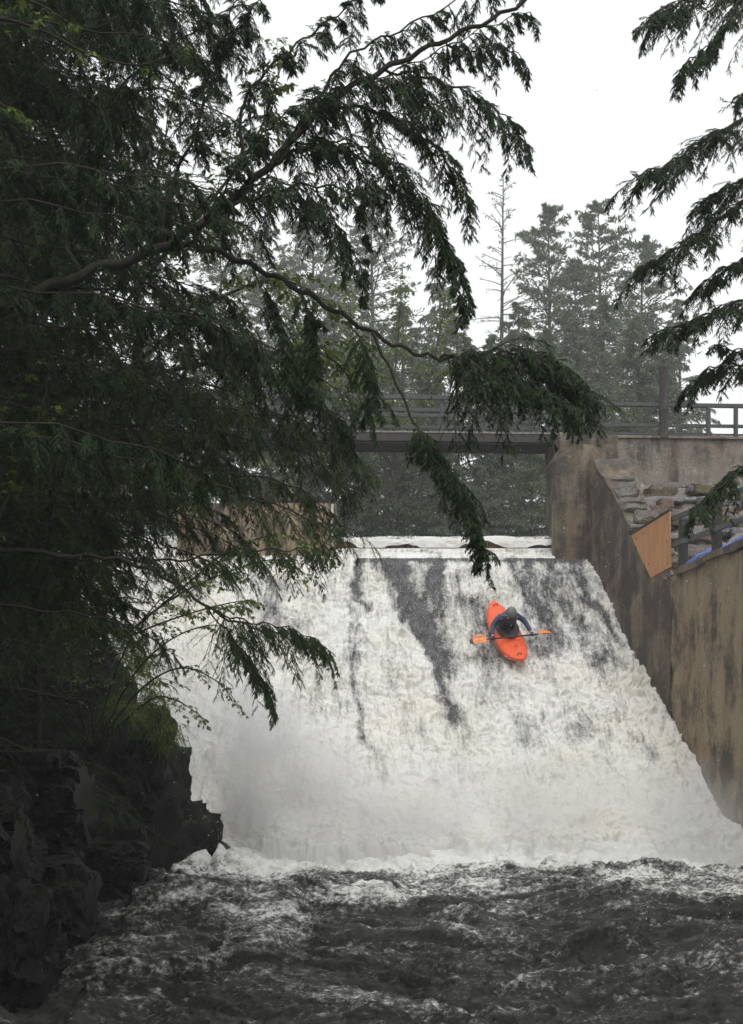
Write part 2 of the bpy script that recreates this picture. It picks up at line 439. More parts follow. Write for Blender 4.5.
# river below
def wavegrid(name, xs, ys):
    gx, gy = np.meshgrid(xs, ys)
    wx = gx + .5 * fbm(gx * .5, gy * .4, 0, 3, 11); wy = gy + .6 * fbm(gx * .5, gy * .4, 5, 3, 12)
    h = .13 * fbm(wx * .8, wy * 1.3, 0, 3, 13) - .055 * billow(wx * 1.3, wy * 2.6, 0, 3, 14, .5) - .030 * np.abs(fbm(wx * 2.2, wy * 5, 0, 5, 15, .68)) + .02 * fbm(wx * 7, wy * 13, 0, 3, 19, .7)
    # submerged boulders with water heaped over them near the left bank, and standing waves
    humps = [(-2.35, 14.6, .8, .55, .36), (-3.0, 16.0, .6, .4, .22), (-1.25, 14.4, .5, .4, .2), (-2.0, 12.6, .7, .4, .15), (1.9, 14.4, .6, .3, .16), (3.7, 15.5, .7, .35, .14), (.3, 13.0, .8, .3, .12), (4.2, 12.2, .7, .3, .12)]
    for x0, y0, a, b, k in humps: h = h + k * np.exp(-((gx - x0) / a) ** 2 - ((gy - y0) / b) ** 2)
    base = sstep(16.6, 18.8, gy + .5 * fbm(gx * .8, gy * .8, 0, 3, 70)) * sstep(-4.2, -2.6, gx)
    h = h + base * (.02 + .13 * billow(gx * 1.3, gy * 1.3, 0, 5, 71, .55))
    foam = .22 + .26 * fbm(wx * .9, wy * 2.4, 0, 4, 16) + .14 * fbm(wx * 5, wy * 12, 0, 3, 29) + .05 * base + .38 * sstep(13.5, 17.0, gy + 1.2 * fbm(gx * .7, gy * .9, 0, 3, 72)) * sstep(-4.0, -2.4, gx) + .7 * sstep(17.2, 18.7, gy + .55 * fbm(gx * .7, gy * .9, 0, 3, 72)) * sstep(-4.0, -2.4, gx) + .8 * np.clip(h, -.1, .3)  # base foam level also brightens open water in place of sky glints
    for x0, y0, a, b, k in humps: foam = foam + k * .7 * np.exp(-((gx - x0) / a) ** 2 - ((gy - y0 + b * 1.3) / b) ** 2)
    d = gx - xl(gy); foam = foam + .2 * np.exp(-(d / .25) ** 2)
    G = np.stack([gx + .08 * fbm(gx * 2, gy * 2, 2, 2, 18), gy - h * .35, h], -1)
    return G, foam
G, foam = wavegrid('river', np.linspace(-5.2, 8.2, 560), np.concatenate([np.arange(3, 12, .022), np.arange(12, 19.9, .03)]))
obj('river', gridmesh('river', G, M_river, {'foam': foam.ravel()}), kind='structure')
G, foam = wavegrid('river', np.linspace(-6.5, 12, 90), np.arange(-60, 3.3, .3)); G[..., 2] -= .02
obj('river_downstream', gridmesh('river_downstream', G, M_river, {'foam': foam.ravel()}), kind='structure')
# reservoir with the lip rolling over the weir board
ysr = np.concatenate([[28.06, 28.07, 28.1, 28.16, 28.26, 28.4, 28.7], np.arange(29.2, 50, .5)]); zsr = np.concatenate([[6.71, 6.77, 6.81, 6.835, 6.85, 6.86, 6.87], np.full(42, 6.87)])
xsr = np.linspace(-18, 7, 240); gx, gy = np.meshgrid(xsr, ysr); gz = np.repeat(zsr[:, None], len(xsr), 1)
lip = np.exp(-(gy - 28.06) / .25)
fo = lip * (1.0 + .25 * fbm(gx * 2, gy, 0, 3, 5)); fo = fo * 1.05
gz = gz + .02 * fbm(gx * 2.2, gy * 1.5, 0, 3, 8) - lip * .02 * np.abs(fbm(gx * 3, 0, 0, 3, 4))
obj('reservoir', gridmesh('reservoir', np.stack([gx, gy - lip * .02 * fbm(gx * 5, 0, 0, 3, 2), gz], -1), M_river, {'foam': fo.ravel()}), kind='structure')
# thin curtains of water falling from the lip in front of the boards
gx, gv = np.meshgrid(np.linspace(-7.3, 5.2, 500), np.linspace(0, 1, 14))
cur = fbm(gx * 1.1, 0, 0, 4, 91)
tear = .55 + .5 * cur                       # how far down the curtain hangs before it tears away
gz = 6.74 - gv * .22 * np.clip(tear * 1.4, .12, 1)
gyy = 28.04 - .05 * np.sqrt(gv) + .012 * fbm(gx * 6, gv * 2, 0, 2, 92)
obj('weir_curtain', gridmesh('weir_curtain', np.stack([gx, gyy, gz], -1), M_falls, {'foam': np.full(gx.size, 1.1)}), kind='structure')

mb = MB()
for i, x in enumerate(np.arange(-7.5, 5.0, 2.1)): mb.box((x + 1.04, 28.11, 6.6), (2.08, .06, .3))
t = obj('weir_board', mb.mesh('weir_board', M_rust, bevel=.004), label='rusty brown boards along the crest with water spilling over them', category='weir board')

# ------------------------------------------------------------------ masonry
def prism_obj(name, poly, d, mat, bevel=.02, parent=None, rough=0, sub=0, **p):
    mb = MB(); mb.prism(poly, d); me = mb.mesh(name, mat, bevel=bevel)
    return obj(name, me, parent, **p)
def wx_(Y): return float(xr(Y))
def roughen(me, amp, step, seed=0, keep_flat=False):
    """subdivide to about STEP and push the points about so that edges and faces look worn"""
    import bmesh
    bm = bmesh.new(); bm.from_mesh(me)
    for _ in range(7):
        es = [e for e in bm.edges if e.calc_length() > step]
        if not es: break
        bmesh.ops.subdivide_edges(bm, edges=es, cuts=1, use_grid_fill=True)
        if len(bm.verts) > 60000: break
    bmesh.ops.triangulate(bm, faces=[f for f in bm.faces if len(f.verts) > 4])
    bm.to_mesh(me); bm.free()
    c = np.empty(len(me.vertices) * 3); me.vertices.foreach_get('co', c); c = c.reshape(-1, 3)
    for k in range(3): c[:, k] += amp * fbm(c[:, 0] * 2.2, c[:, 1] * 2.2, c[:, 2] * 2.2, 4, seed + 10 * k)
    me.vertices.foreach_set('co', c.astype(np.float32).ravel()); me.update(); return me
# training + wing wall on the right, with its sloped top
prof_w = [(6.5, -1.2), (27.9, -1.2), (27.9, 8.75), (27.1, 8.6), (26.45, 8.0), (23.45, 5.2), (19.4, 5.42), (6.5, 5.6)]
def skew(pr, off=0): return [(wx_(Y) + off, Y, z) for Y, z in pr]
mb = MB(); mb.prism(skew([p for p in prof_w if True][:2] + [(27.9, 8.75), (27.1, 8.6), (26.45, 8.0), (23.45, 5.2), (23.2, -1.2)][:4] + [(22.45, 5.2), (22.45, -1.2)][:0]), (.85, .12, 0))
wing_root = empty('wing_wall', (wx_(25), 25, 0), label='dark stained concrete wing wall with sloping top beside the falls', category='wall')
mb = MB(); mb.prism(skew([(22.6, -1.2), (27.9, -1.2), (27.9, 8.75), (27.1, 8.6), (26.45, 8.0), (23.45, 5.2), (22.6, 5.2)]), (.8, .1, 0))
under('wall_body', roughen(mb.mesh('wall_body', M_conc_d), .045, .3, 3), wing_root)
# ragged coping stones along its slope
st = MB()
for i in range(15):
    t = (i + .5) / 15; Y = 26.55 - 3.0 * t; z = 8.1 - 2.82 * t
    st.box((wx_(Y) + .45 + random.uniform(-.12, .12), Y, z + random.uniform(-.08, .04)), (.55 + random.uniform(-.25, .25), random.uniform(.2, .34), random.uniform(.12, .2)), Matrix.Rotation(R(43 + random.uniform(-7, 7)), 3, 'X') @ Matrix.Rotation(random.uniform(-.12, .12), 3, 'Z'))
under('coping', roughen(st.mesh('coping', m_rock('dark rubble', (.13, .12, .11), (.06, .05, .02), .6, .8), bevel=.03), .06, .1, 9), wing_root)
mb = MB(); mb.prism(skew([(6.5, -1.2), (22.59, -1.2), (22.59, 5.22), (19.4, 5.42), (6.5, 5.6)], .03), (.6, .08, 0))
tr = empty('training_wall', (wx_(18), 18, 0), label='tall tan concrete wall streaked with dark stains, railing along its top', category='wall')
under('wall_body', roughen(mb.mesh('wall_body', M_conc), .03, .35, 13), tr)
mb = MB(); mb.prism(skew([(6.5, 5.59), (6.5, 5.76), (19.4, 5.56), (22.3, 5.36), (22.3, 5.23), (19.4, 5.43)], -.06), (.8, .08, 0))
under('coping', roughen(mb.mesh('coping', M_conc_d), .035, .25, 23), tr)
# pier at the right end of the crest
rp = empty('crest_pier', (5.2, 27.7, 6), label='stained concrete pier with chamfered top at the right end of the crest', category='pier')
mb = MB(); mb.prism([(4.62, 27.66, 6.0), (5.75, 27.66, 6.0), (5.75, 27.66, 9.0), (4.95, 27.66, 9.12), (4.72, 27.66, 8.95), (4.62, 27.66, 8.7)], (0, 1.5, 0))
under('shaft', roughen(mb.mesh('shaft', M_conc_d), .03, .2, 33), rp)
mb = MB(); mb.box((4.60, 27.85, 6.9), (.07, .1, 1.4)); under('pier_strip', mb.mesh('pier_strip', M_conc_g, bevel=.005), rp)  # narrow pale upright strip on the channel side of the pier
# left pier between the bays
lp = empty('crest_pier', (-1.4, 28, 6), label='low wide brown concrete pier under the leaves, left of the open crest', category='pier')
mb = MB(); mb.prism([(-4.9, 27.8, 6.0), (-.9, 27.8, 6.0), (-.9, 27.8, 7.62), (-4.9, 27.8, 7.62)], (0, 1.9, 0))
under('shaft', roughen(mb.mesh('shaft', M_conc), .025, .25, 43), lp)
mb = MB(); mb.box((-.99, 27.775, 6.85), (.06, .05, 1.5)); under('pier_strip', mb.mesh('pier_strip', m_plain('pale strip', (.5, .48, .42), .6), bevel=.005), lp)  # pale upright strip near the right edge of the pier front
mb = MB(); mb.prism([(-9.5, 27.7, 5.5), (-6.6, 27.7, 5.5), (-6.6, 27.7, 9.6), (-9.5, 27.7, 9.6)], (0, 2.3, 0))
obj('bridge_abutment', roughen(mb.mesh('bridge_abutment', M_conc), .03, .3, 53), label='concrete abutment behind the left bank trees', category='abutment')
# retaining wall at the back right
bx0 = (560 - CX) / F * 30
mb = MB(); mb.prism([(bx0 + .25, 30, 8.2), (13.5, 30.4, 8.2), (13.5, 30.4, 9.78), (bx0 + .25, 30, 9.78)], (0, .5, 0))
rw = empty('retaining_wall', (9, 30, 8), label='pale blotched concrete retaining wall under the fence at the bridge end', category='wall')
under('wall_body', roughen(mb.mesh('wall_body', M_conc_g), .02, .3, 63), rw)
mb = MB(); mb.prism([(bx0 + .2, 29.93, 9.78), (13.5, 30.33, 9.78), (13.5, 30.33, 9.86), (bx0 + .2, 29.93, 9.86)], (0, .62, 0))
under('coping', mb.mesh('coping', M_conc_g, bevel=.01), rw)
mb = MB(); mb.prism([(4.9, 28.6, 5.5), (6.4, 28.6, 5.5), (6.4, 28.6, 9.55), (4.9, 28.6, 9.55)], (0, 2.4, 0))
obj('bridge_abutment', roughen(mb.mesh('bridge_abutment', M_conc_d), .03, .3, 73), label='dark concrete block carrying the right end of the footbridge', category='abutment')

# stone terraces: individual ledge stones, one terrace thing
tc = empty('stone_terrace', (9, 27, 6), label='mossy stepped stone terrace between the retaining wall and the railing', category='terrace')
gx, gt = np.meshgrid(np.linspace(0, 1, 260), np.linspace(0, 1, 240))
Yt = 30.05 - gt * 6.6; X0 = xr(Yt) + .55; Xt = X0 + gx * 8
raw = 8.55 - gt * 3.6
wob = fbm(Xt * .5, Yt * .3, 0, 3, 81) * .25
stp = .46; k = (raw + wob) / stp; fr = k - np.floor(k); zt = (np.floor(k) + sstep(.55, 1, fr)) * stp - wob * .6
zt = zt + .06 * fbm(Xt * 2.5, Yt * 2.5, 0, 4, 82) + .11 * cells(Xt * 1.6, Yt * 3.2, 0 * Xt, 83, 1.) + .05 * cells(Xt * 4, Yt * 7, 0 * Xt, 85, 1.)
under('stonework', gridmesh('stonework', np.stack([Xt, Yt, zt], -1), M_stone, flip=True, smooth=False), tc)
MS = [M_stone, m_rock('reddish stone', (.17, .11, .085), (.05, .05, .02), .3, .85), m_rock('grey stone', (.24, .235, .23), (.05, .05, .02), .2, .8), m_rock('mossy stone', (.12, .105, .06), (.08, .07, .02), .9, .9)]
for i in range(96):
    t = (i % 12 + random.random()) / 12; a = ((i // 12) + random.random()) / 8
    Y = 29.8 - t * 6.2; X = wx_(Y) + .75 + a * 5; z = 8.62 - (30.05 - Y) / 6.6 * 3.6
    mb = MB(); mb.box((X, Y, z), (random.uniform(.3, .95), random.uniform(.2, .5), random.uniform(.12, .3)), Matrix.Rotation(random.uniform(-.3, .3), 3, 'Z') @ Matrix.Rotation(random.uniform(-.15, .15), 3, 'X'))
    under('ledge_stone', roughen(mb.mesh('ledge_stone', MS[i * 7 % 4], bevel=.025), .035, .12, 93 + i), tc)

# ------------------------------------------------------------------ bridge and fences
br = empty('footbridge', (2, 29.7, 9.6), label='dark narrow footbridge with two-rail handrail crossing above the crest', category='bridge')
BL, BRt = (-7.5, 29.2), (5.35, 29.85)
def bp(t, off=0): return (BL[0] + (BRt[0] - BL[0]) * t, BL[1] + (BRt[1] - BL[1]) * t + off)
def bbar(name, z, off, wd, ht, mat, par, bev=.006):
    mb = MB(); a = bp(0, off); b = bp(1, off); mb.bar((*a, z), (*b, z), wd, ht); return under(name, mb.mesh(name, mat, bevel=bev), par)
bbar('beam', 9.70, 0, .16, .22, M_post, br); bbar('beam', 9.70, 1.3, .16, .22, M_post, br)
mb = MB()
for i in range(70):
    x, y = bp((i + .5) / 70, .65); mb.box((x, y, 9.835 + random.uniform(-.004, .004)), (.165, 1.5, .045), Matrix.Rotation(.05, 3, 'Z'))
under('deck', mb.mesh('deck', m_plain('wet deck boards', (.22, .22, .21), .35, .3, 6), bevel=.004), br)
for off in (-.02, 1.32):
    bbar('top_rail', 10.78, off, .12, .11, M_rail, br); bbar('middle_rail', 10.30, off, .06, .09, M_rail, br)
    for i in range(6):
        x, y = bp(.06 + i * .168, off + .05); mb = MB(); mb.box((x, y, 10.29), (.09, .09, .9)); under('post', mb.mesh('post', M_rail, bevel=.006), br)
fe = empty('fence', (9, 30, 9.8), label='grey rail fence on top of the pale retaining wall', category='fence')
def fbar(name, x0, y0, x1, y1, z, wd, ht, mat=M_rail):
    mb = MB(); mb.bar((x0, y0, z), (x1, y1, z), wd, ht); under(name, mb.mesh(name, mat, bevel=.006), fe)
fbar('top_rail', 5.5, 30.1, 13.3, 30.5, 10.73, .12, .10); fbar('middle_rail', 5.5, 30.1, 13.3, 30.5, 10.17, .06, .09); fbar('lower_rail', 6.4, 30.12, 13.3, 30.5, 9.93, .05, .05)
for x in (6.18, 9.25, 10.0, 11.6, 13.2):
    mb = MB(); mb.box((x, 30.2, 10.27), (.1, .1, .84)); under('post', mb.mesh('post', M_rail, bevel=.006), fe)
mb = MB(); mb.tube([(8.0, 30.15, 9.8), (8.01, 30.15, 10.6), (8.0, 30.15, 11.75)], [.15, .14, .13], 14)
obj('timber_post', mb.mesh('timber_post', M_post, smooth=False), label='thick dark round timber post rising above the fence rails', category='post')

# railing on the training wall
ra = empty('railing', (wx_(21), 21, 5.4), label='dark timber railing with square posts along the top of the tall wall', category='railing')
for Y in (22.25, 20.75, 19.0, 17.0, 14.8):
    mb = MB(); zt_ = 5.3 + (22.3 - Y) * .05
    mb.box((wx_(Y) + .12, Y, zt_ + .45 + .02), (.16, .16, 1.14)); under('post', mb.mesh('post', M_post, bevel=.008), ra)
for z0, z1, hh, nm in ((6.4, 6.55, .1, 'top_rail'), (5.86, 6.05, .1, 'middle_rail')):
    mb = MB(); mb.bar((wx_(22.6) + .01, 22.6, z0), (wx_(14) + .01, 14, z1), .05, hh); under(nm, mb.mesh(nm, M_rail, bevel=.006), ra)
# plywood closing the corner
pl = [(24.62, 6.36), (22.5, 6.56), (22.45, 5.42), (23.5, 5.3)]
def m_ply():
    m, nt = newmat('orange plywood'); n = N(nt)
    f = n.noise(3, 6, .6, n.pos((6, 6, .5))); g = n.noise(2, 5, .6, n.pos())
    col = n.ramp(f, [(.3, (.34, .155, .06)), (.7, (.56, .3, .13))]); col = n.mix(n.ramp(g, [(.5, (0, 0, 0)), (.75, (.5, .5, .5))]), col, (.3, .13, .05))
    n.out(col, .6, n.bump(f, .3, .005)); return m
mb = MB(); mb.prism([(wx_(Y) - .05, Y, z) for Y, z in pl], (.02, .003, 0))
pp = empty('plywood_panel', (wx_(23.5), 23.5, 5.3), label='orange plywood sheet closing the gap between sloped wall and railing', category='panel')
under('sheet', mb.mesh('sheet', m_ply()), pp)
mb = MB()
for a, b in ((0, 1),):
    (Y0, z0), (Y1, z1) = pl[a], pl[b]; mb.bar((wx_(Y0) - .03, Y0, z0 + .025), (wx_(Y1) - .03, Y1, z1 + .025), .08, .04)
under('edge_batten', mb.mesh('edge_batten', M_post, bevel=.003), pp)
for Y, z in ((22.62, 6.4), (22.62, 5.95), (22.62, 5.5), (24.3, 6.25), (23.6, 5.6), (23.9, 6.3)):
    mb = MB(); mb.tube([(wx_(Y) - .05, Y, z), (wx_(Y) - .062, Y, z)], .016, 8); under('bolt', mb.mesh('bolt', M_post), pp)
# blue tarpaulin behind the posts
gx, gt = np.meshgrid(np.linspace(0, 1, 120), np.linspace(0, 1, 24))
Yt = 22.1 - gx * 6; hump = np.interp(gx, [0, .1, .3, .42, .6, 1], [.24, .26, .16, .34, .34, .3])
Xt = xr(Yt) + .05 + gt * .8
zt = 5.4 + (22.3 - Yt) * .05 + hump * np.sin(np.clip(gt * 3.0, .0, 3.1)) + .05 * billow(Xt * 3, Yt * 3, 0, 3, 7) * (1 - .5 * gt)
obj('tarpaulin', gridmesh('tarpaulin', np.stack([Xt, Yt, zt], -1), m_plain('blue tarpaulin', (.05, .12, .42), .4, .2, 4), flip=True), label='crumpled blue tarpaulin lying behind the railing posts', category='tarpaulin')

# ------------------------------------------------------------------ rocky left bank
Yb = np.concatenate([np.arange(2.5, 8, .09), np.arange(8, 19, .04), np.arange(19, 21.6, .022), np.arange(21.6, 29, .12)])
Db = np.concatenate([np.arange(-1.0, 3, .04), np.arange(3, 14, .14)])
gd, gy = np.meshgrid(Db, Yb)
X = xl(gy) - gd; Z = cliff(gd)
fade = sstep(-.9, .4, gd)
blk = billow(X * .8 + gy * .2, gy * .8, Z * .9, 5, 101, .55)
lay = fbm(X * .6, gy * .5 + Z * .35, Z * 2.2, 4, 102)
wq = .25 * fbm(X * 1.5, gy * 1.5, Z * 1.5, 3, 106)
d1 = .12 * lay + .18 * cells(X * .9 + Z * .5 + wq, gy * .7 + wq, Z * 1.2 - X * .4, 110, 1.2) + .08 * cells(X * 2.6 + wq * 2, gy * 2.1 + wq, Z * 3.4, 120, .8) + .035 * cells(X * 7 + wq * 3, gy * 6, Z * 8, 130, .8) + .06 * fbm(X * 6, gy * 6, Z * 6, 4, 105, .7)
steep = np.interp(gd, [0, 2.5, 5], [1, .6, .25])
X2 = X + d1 * steep * fade; Z2 = Z + (d1 * .55 + .2 * fbm(X * .7, gy * .7, 0, 3, 104)) * fade
obj('rocky_bank', gridmesh('rocky_bank', np.stack([X2, gy, Z2], -1), M_rock, flip=False, smooth=False), kind='structure')

def boulder(name, loc, sz, seed, mat=M_rock, **p):
    import bmesh
    bm = bmesh.new(); bmesh.ops.create_icosphere(bm, subdivisions=6, radius=1)
    me = bpy.data.meshes.new(name); bm.to_mesh(me); bm.free()
    c = np.empty(len(me.vertices) * 3); me.vertices.foreach_get('co', c); c = c.reshape(-1, 3)
    r = 1 + .16 * cells(c[:, 0] * 1.3 + seed, c[:, 1] * 1.3, c[:, 2] * 1.3, seed, 1.2) + .09 * cells(c[:, 0] * 3.5 + seed, c[:, 1] * 3.5, c[:, 2] * 4.5, seed + 9, 1.2) + .08 * fbm(c[:, 0] * 3, c[:, 1] * 3, c[:, 2] * 3 + seed, 5, seed, .6)
    c = np.clip(c * r[:, None], -.92, .92) * np.array(sz)
    me.vertices.foreach_set('co', c.astype(np.float32).ravel()); me.materials.append(mat); me.update()
    o = obj(name, me, **p); o.location = loc; return o
B = [((-3.05, 19.0, .1), (.45, .6, .5), 'black wet boulder at the foot of the falls where the bank ends'),
     ((-4.0, 18.2, 1.0), (.7, .9, 1.2), 'tall black rock just left of the boulder at the foot of the falls'),
     ((-4.0, 15.9, .25), (.8, .7, .5), 'low black boulder at the water edge beside the domed wave'),
     ((-3.75, 12.7, .3), (.55, .8, .7), 'dark rounded boulder at the waterline midway along the bank'),
     ((-3.6, 10.9, .3), (.5, .7, .75), 'nearest dark boulder rising from the river at the bottom corner'),
     ((-4.3, 11.4, 1.3), (.8, .9, .8), 'dark boulder perched on the bank above the nearest boulder'),
     ((-4.35, 13.9, 1.4), (.8, .9, .8), 'dark ledge rock on the bank above the midway boulder')]
for i, (l, s, lab) in enumerate(B): boulder('boulder', l, s, 200 + i, label=lab, category='rock', group='dark rocks along the left bank')

# ------------------------------------------------------------------ kayak, kayaker, paddle
fx, fy = face_at(506, 641); zc = float(np.interp(fy, prof(np.linspace(1, .06, 300))[0], prof(np.linspace(1, .06, 300))[1]))
fw = Vector((.17, -.775, -.596)).normalized(); upv = (Vector((-.09, -.12, 1)) - fw * fw.dot(Vector((-.09, -.12, 1)))).normalized(); rt = fw.cross(upv)
KM = Matrix((rt, fw, upv)).transposed().to_4x4(); KM.translation = Vector((fx, fy, zc)) + upv * .12
def kroot(name, **p):
    o = empty(name, **p); o.matrix_world = KM; return o
def skin(name, V, E_, Rr, mat, sub=2, parent=None):
    me = bpy.data.meshes.new(name); me.from_pydata([tuple(v) for v in V], E_, [])
    o = bpy.data.objects.new(name, me); COL.objects.link(o)
    md = o.modifiers.new('s', 'SKIN'); 
    for i, r in enumerate(Rr):
        me.skin_vertices[0].data[i].radius = r if hasattr(r, '__len__') else (r, r)
    me.skin_vertices[0].data[0].use_root = True
    md.use_smooth_shade = True
    s2 = o.modifiers.new('u', 'SUBSURF'); s2.levels = s2.render_levels = sub
    dg = bpy.context.evaluated_depsgraph_get(); dg.update()
    m2 = bpy.data.meshes.new_from_object(o.evaluated_get(dg)); m2.name = name
    bpy.data.objects.remove(o); bpy.data.meshes.remove(me)
    m2.materials.clear(); m2.materials.append(mat); m2.polygons.foreach_set('use_smooth', [True] * len(m2.polygons))
    return m2
# --- kayak
def m_hull():
    m, nt = newmat('orange plastic hull'); n = N(nt)
    f = n.noise(5, 6, .7, n.pos((1, 1, 1))); g = n.noise(40, 4, .7, n.pos())
    col = n.ramp(f, [(.3, (.62, .075, .02)), (.7, (.82, .12, .035))])
    col = n.mix(n.ramp(g, [(.62, (0, 0, 0)), (.75, (.35, .35, .35))]), col, (.75, .3, .2))
    n.out(col, .32, n.bump(g, .12, .003), .5); return m
M_hull = m_hull(); M_blk = m_plain('black rubber', (.02, .02, .022), .5, .3, 30, .2)
k = kroot('kayak', label='bright orange whitewater kayak pointing down the falls', category='kayak')
ns, nr = 44, 32; V = np.zeros((ns, nr, 3))
for i in range(ns):
    s = -1 + 2 * i / (ns - 1); s = math.sin(s * math.pi / 2); y = s * 1.2
    a = abs(s)
    wd = .335 * max(1e-3, (1 - a ** 2.5)) ** .62
    keel = -.13 + .26 * a ** 2.6 + (.03 * a ** 6); deck = .17 + .05 * math.exp(-((s - .1) / .35) ** 2) + (.10 * a ** 3 if s > 0 else .07 * a ** 3) - .02 * a
    cz = keel * .45 + deck * .55; 
    for j in range(nr):
        t = 2 * math.pi * j / nr; cx_, sz_ = math.cos(t), math.sin(t)
        e = .78; xx = math.copysign(abs(cx_) ** e, cx_); zz = math.copysign(abs(sz_) ** (e if sz_ < 0 else 1.0), sz_)
        V[i, j] = (xx * wd, y, cz + (deck - cz if zz > 0 else cz - keel) * zz * (1 if a < .999 else .2))
idx = lambda i, j: i * nr + j % nr
fc = [(idx(i, j), idx(i, j + 1), idx(i + 1, j + 1), idx(i + 1, j)) for i in range(ns - 1) for j in range(nr)]
me = bpy.data.meshes.new('hull'); me.from_pydata(V.reshape(-1, 3).tolist(), [], fc + [tuple(range(nr))[::-1], tuple((ns - 1) * nr + j for j in range(nr))])
me.materials.append(M_hull); me.polygons.foreach_set('use_smooth', [True] * len(me.polygons)); obj('hull', me, k)
mb = MB(); pts = [(.235 * math.cos(t), -.06 + .42 * math.sin(t), .235 + .015 * math.cos(t) ** 2) for t in np.linspace(0, 2 * math.pi, 33)]
mb.tube(pts, .014, 8); obj('cockpit_rim', mb.mesh('cockpit_rim', M_blk, True), k)
for y, z in ((1.0, .215), (-1.0, .2)):
    mb = MB(); mb.tube([(-.05, y, z), (-.035, y, z + .04), (.035, y, z + .04), (.05, y, z)], .011, 8); obj('grab_handle', mb.mesh('grab_handle', M_blk, True), k)
mb = MB()
for sx in (-1, 1): mb.box((sx * .02, .72, .262), (.014, .1, .006), Matrix.Rotation(sx * .25, 3, 'Z'))
obj('deck_fitting', mb.mesh('deck_fitting', M_blk), k)
# --- person
M_skin = m_plain('skin', (.5, .3, .22), .5, .1, 20, .05); M_blue = m_plain('blue dry top', (.02, .045, .10), .55, .35, 14, .5)
M_vest = m_plain('black life vest', (.018, .018, .02), .7, .3, 16, .5); M_helm = m_plain('grey helmet', (.13, .15, .145), .35, .2, 20, .05)
pr = kroot('person', label='kayaker in grey helmet, black vest and blue sleeves, arms spread on the paddle', category='person')
tor = [(0, -.18, .06), (0, -.15, .22), (0, -.08, .40), (0, .0, .54), (0, .065, .61), (0, .12, .665), (0, .17, .72), (0, .205, .785)]
rad = [(.17, .13), (.155, .11), (.17, .11), (.16, .10), (.06, .055), (.052, .055), (.075, .088), (.068, .08)]
sh = [(.20, .01, .555), (.36, .09, .45), (.425, .28, .345), (.44, .39, .315)]
sr = [.062, .048, .036, .028]
V = list(tor); E_ = [(i, i + 1) for i in range(7)]; Rr = list(rad)
for s in (-1, 1):
    b = len(V); V += [(s * x, y, z) for x, y, z in sh]; Rr += sr; E_ += [(3, b), (b, b + 1), (b + 1, b + 2), (b + 2, b + 3)]
    b = len(V); V += [(s * .10, -.02, .04), (s * .16, .25, .07), (s * .13, .62, .05)]; Rr += [.085, .07, .05]; E_ += [(0, b), (b, b + 1), (b + 1, b + 2)]
body = skin('body', V, E_, Rr, M_skin)
# face relief: nose, brow, chin, eye sockets pushed into the head surface
c = np.empty(len(body.vertices) * 3); body.vertices.foreach_get('co', c); c = c.reshape(-1, 3)
hd = c[:, 2] > .66
def pushp(p, r_, a): 
    global c
    d = np.linalg.norm(c - np.array(p), axis=1); wgt = np.exp(-(d / r_) ** 2) * hd; c = c + wgt[:, None] * np.array([0, a * .95, -a * .3])
pushp((0, .29, .725), .018, .03); pushp((0, .27, .68), .025, .014); pushp((.03, .28, .75), .014, -.012); pushp((-.03, .28, .75), .014, -.012)
body.vertices.foreach_set('co', c.ravel().astype(np.float32)); body.update()
# hands: palm and five fingers closed round the shaft (shaft along local x at y=.43, z=.30)
SH = np.array([0, .43, .30]); parts_ = [body]
for s in (-1, 1):
    cx_ = s * .45
    Vh = [(cx_, .385, .325), (cx_, .405, .345), (cx_, .43, .342)]; Eh = [(0, 1), (1, 2)]; Rh = [(.036, .02), (.04, .017), (.04, .012)]
    parts_.append(skin('palm', Vh, Eh, Rh, M_blk, 1))
    for q, (dx, L_) in enumerate(((-.032, .95), (-.011, 1.05), (.011, 1.0), (.031, .82))):
        pts = []
        for t in (100, 55, 10, -35, -80): a = R(t * L_ + (1 - L_) * 60); pts.append((cx_ + dx, SH[1] + .031 * math.cos(a), SH[2] + .031 * math.sin(a)))
        parts_.append(skin('finger', pts, [(i, i + 1) for i in range(4)], [.0095, .0095, .009, .0085, .0075], M_blk, 1))
    pts = [(cx_ - s * .03, .39, .33), (cx_ - s * .045, .395, .295), (cx_ - s * .03, .415, .268), (cx_ - s * .01, .435, .264)]
    parts_.append(skin('thumb', pts, [(0, 1), (1, 2), (2, 3)], [.013, .012, .010, .009], M_blk, 1))
import bmesh
bm = bmesh.new()
for q, p_ in enumerate(parts_):
    n0 = len(bm.faces); bm.from_mesh(p_); bm.faces.ensure_lookup_table()
    for f_ in bm.faces[n0:]: f_.material_index = 0 if q == 0 else 1; f_.smooth = True
me = bpy.data.meshes.new('body'); bm.to_mesh(me); bm.free(); me.materials.append(M_skin); me.materials.append(M_blk); obj('body', me, pr)
V = [(0, -.17, .14), (0, -.15, .24), (0, -.08, .40), (0, .0, .545), (0, .052, .625)]; Rr = [(.18, .14), (.17, .125), (.182, .122), (.17, .112), (.07, .066)]; E_ = [(i, i + 1) for i in range(4)]
for s in (-1, 1):
    b = len(V); V += [(s * x, y, z) for x, y, z in sh[:3]] + [(s * .435, .355, .322)]; Rr += [.078, .062, .05, .042]; E_ += [(3, b), (b, b + 1), (b + 1, b + 2), (b + 2, b + 3)]
obj('jacket', skin('jacket', V, E_, Rr, M_blue), pr, label='blue paddling jacket sleeves')
V = [(0, -.155, .20), (0, -.13, .28), (0, -.06, .41), (0, .025, .54), (0, .05, .60)]; Rr = [(.21, .17), (.215, .185), (.23, .20), (.215, .19), (.15, .14)]
vest = obj('life_vest', skin('life_vest', V, [(i, i + 1) for i in range(4)], Rr, M_vest), pr)
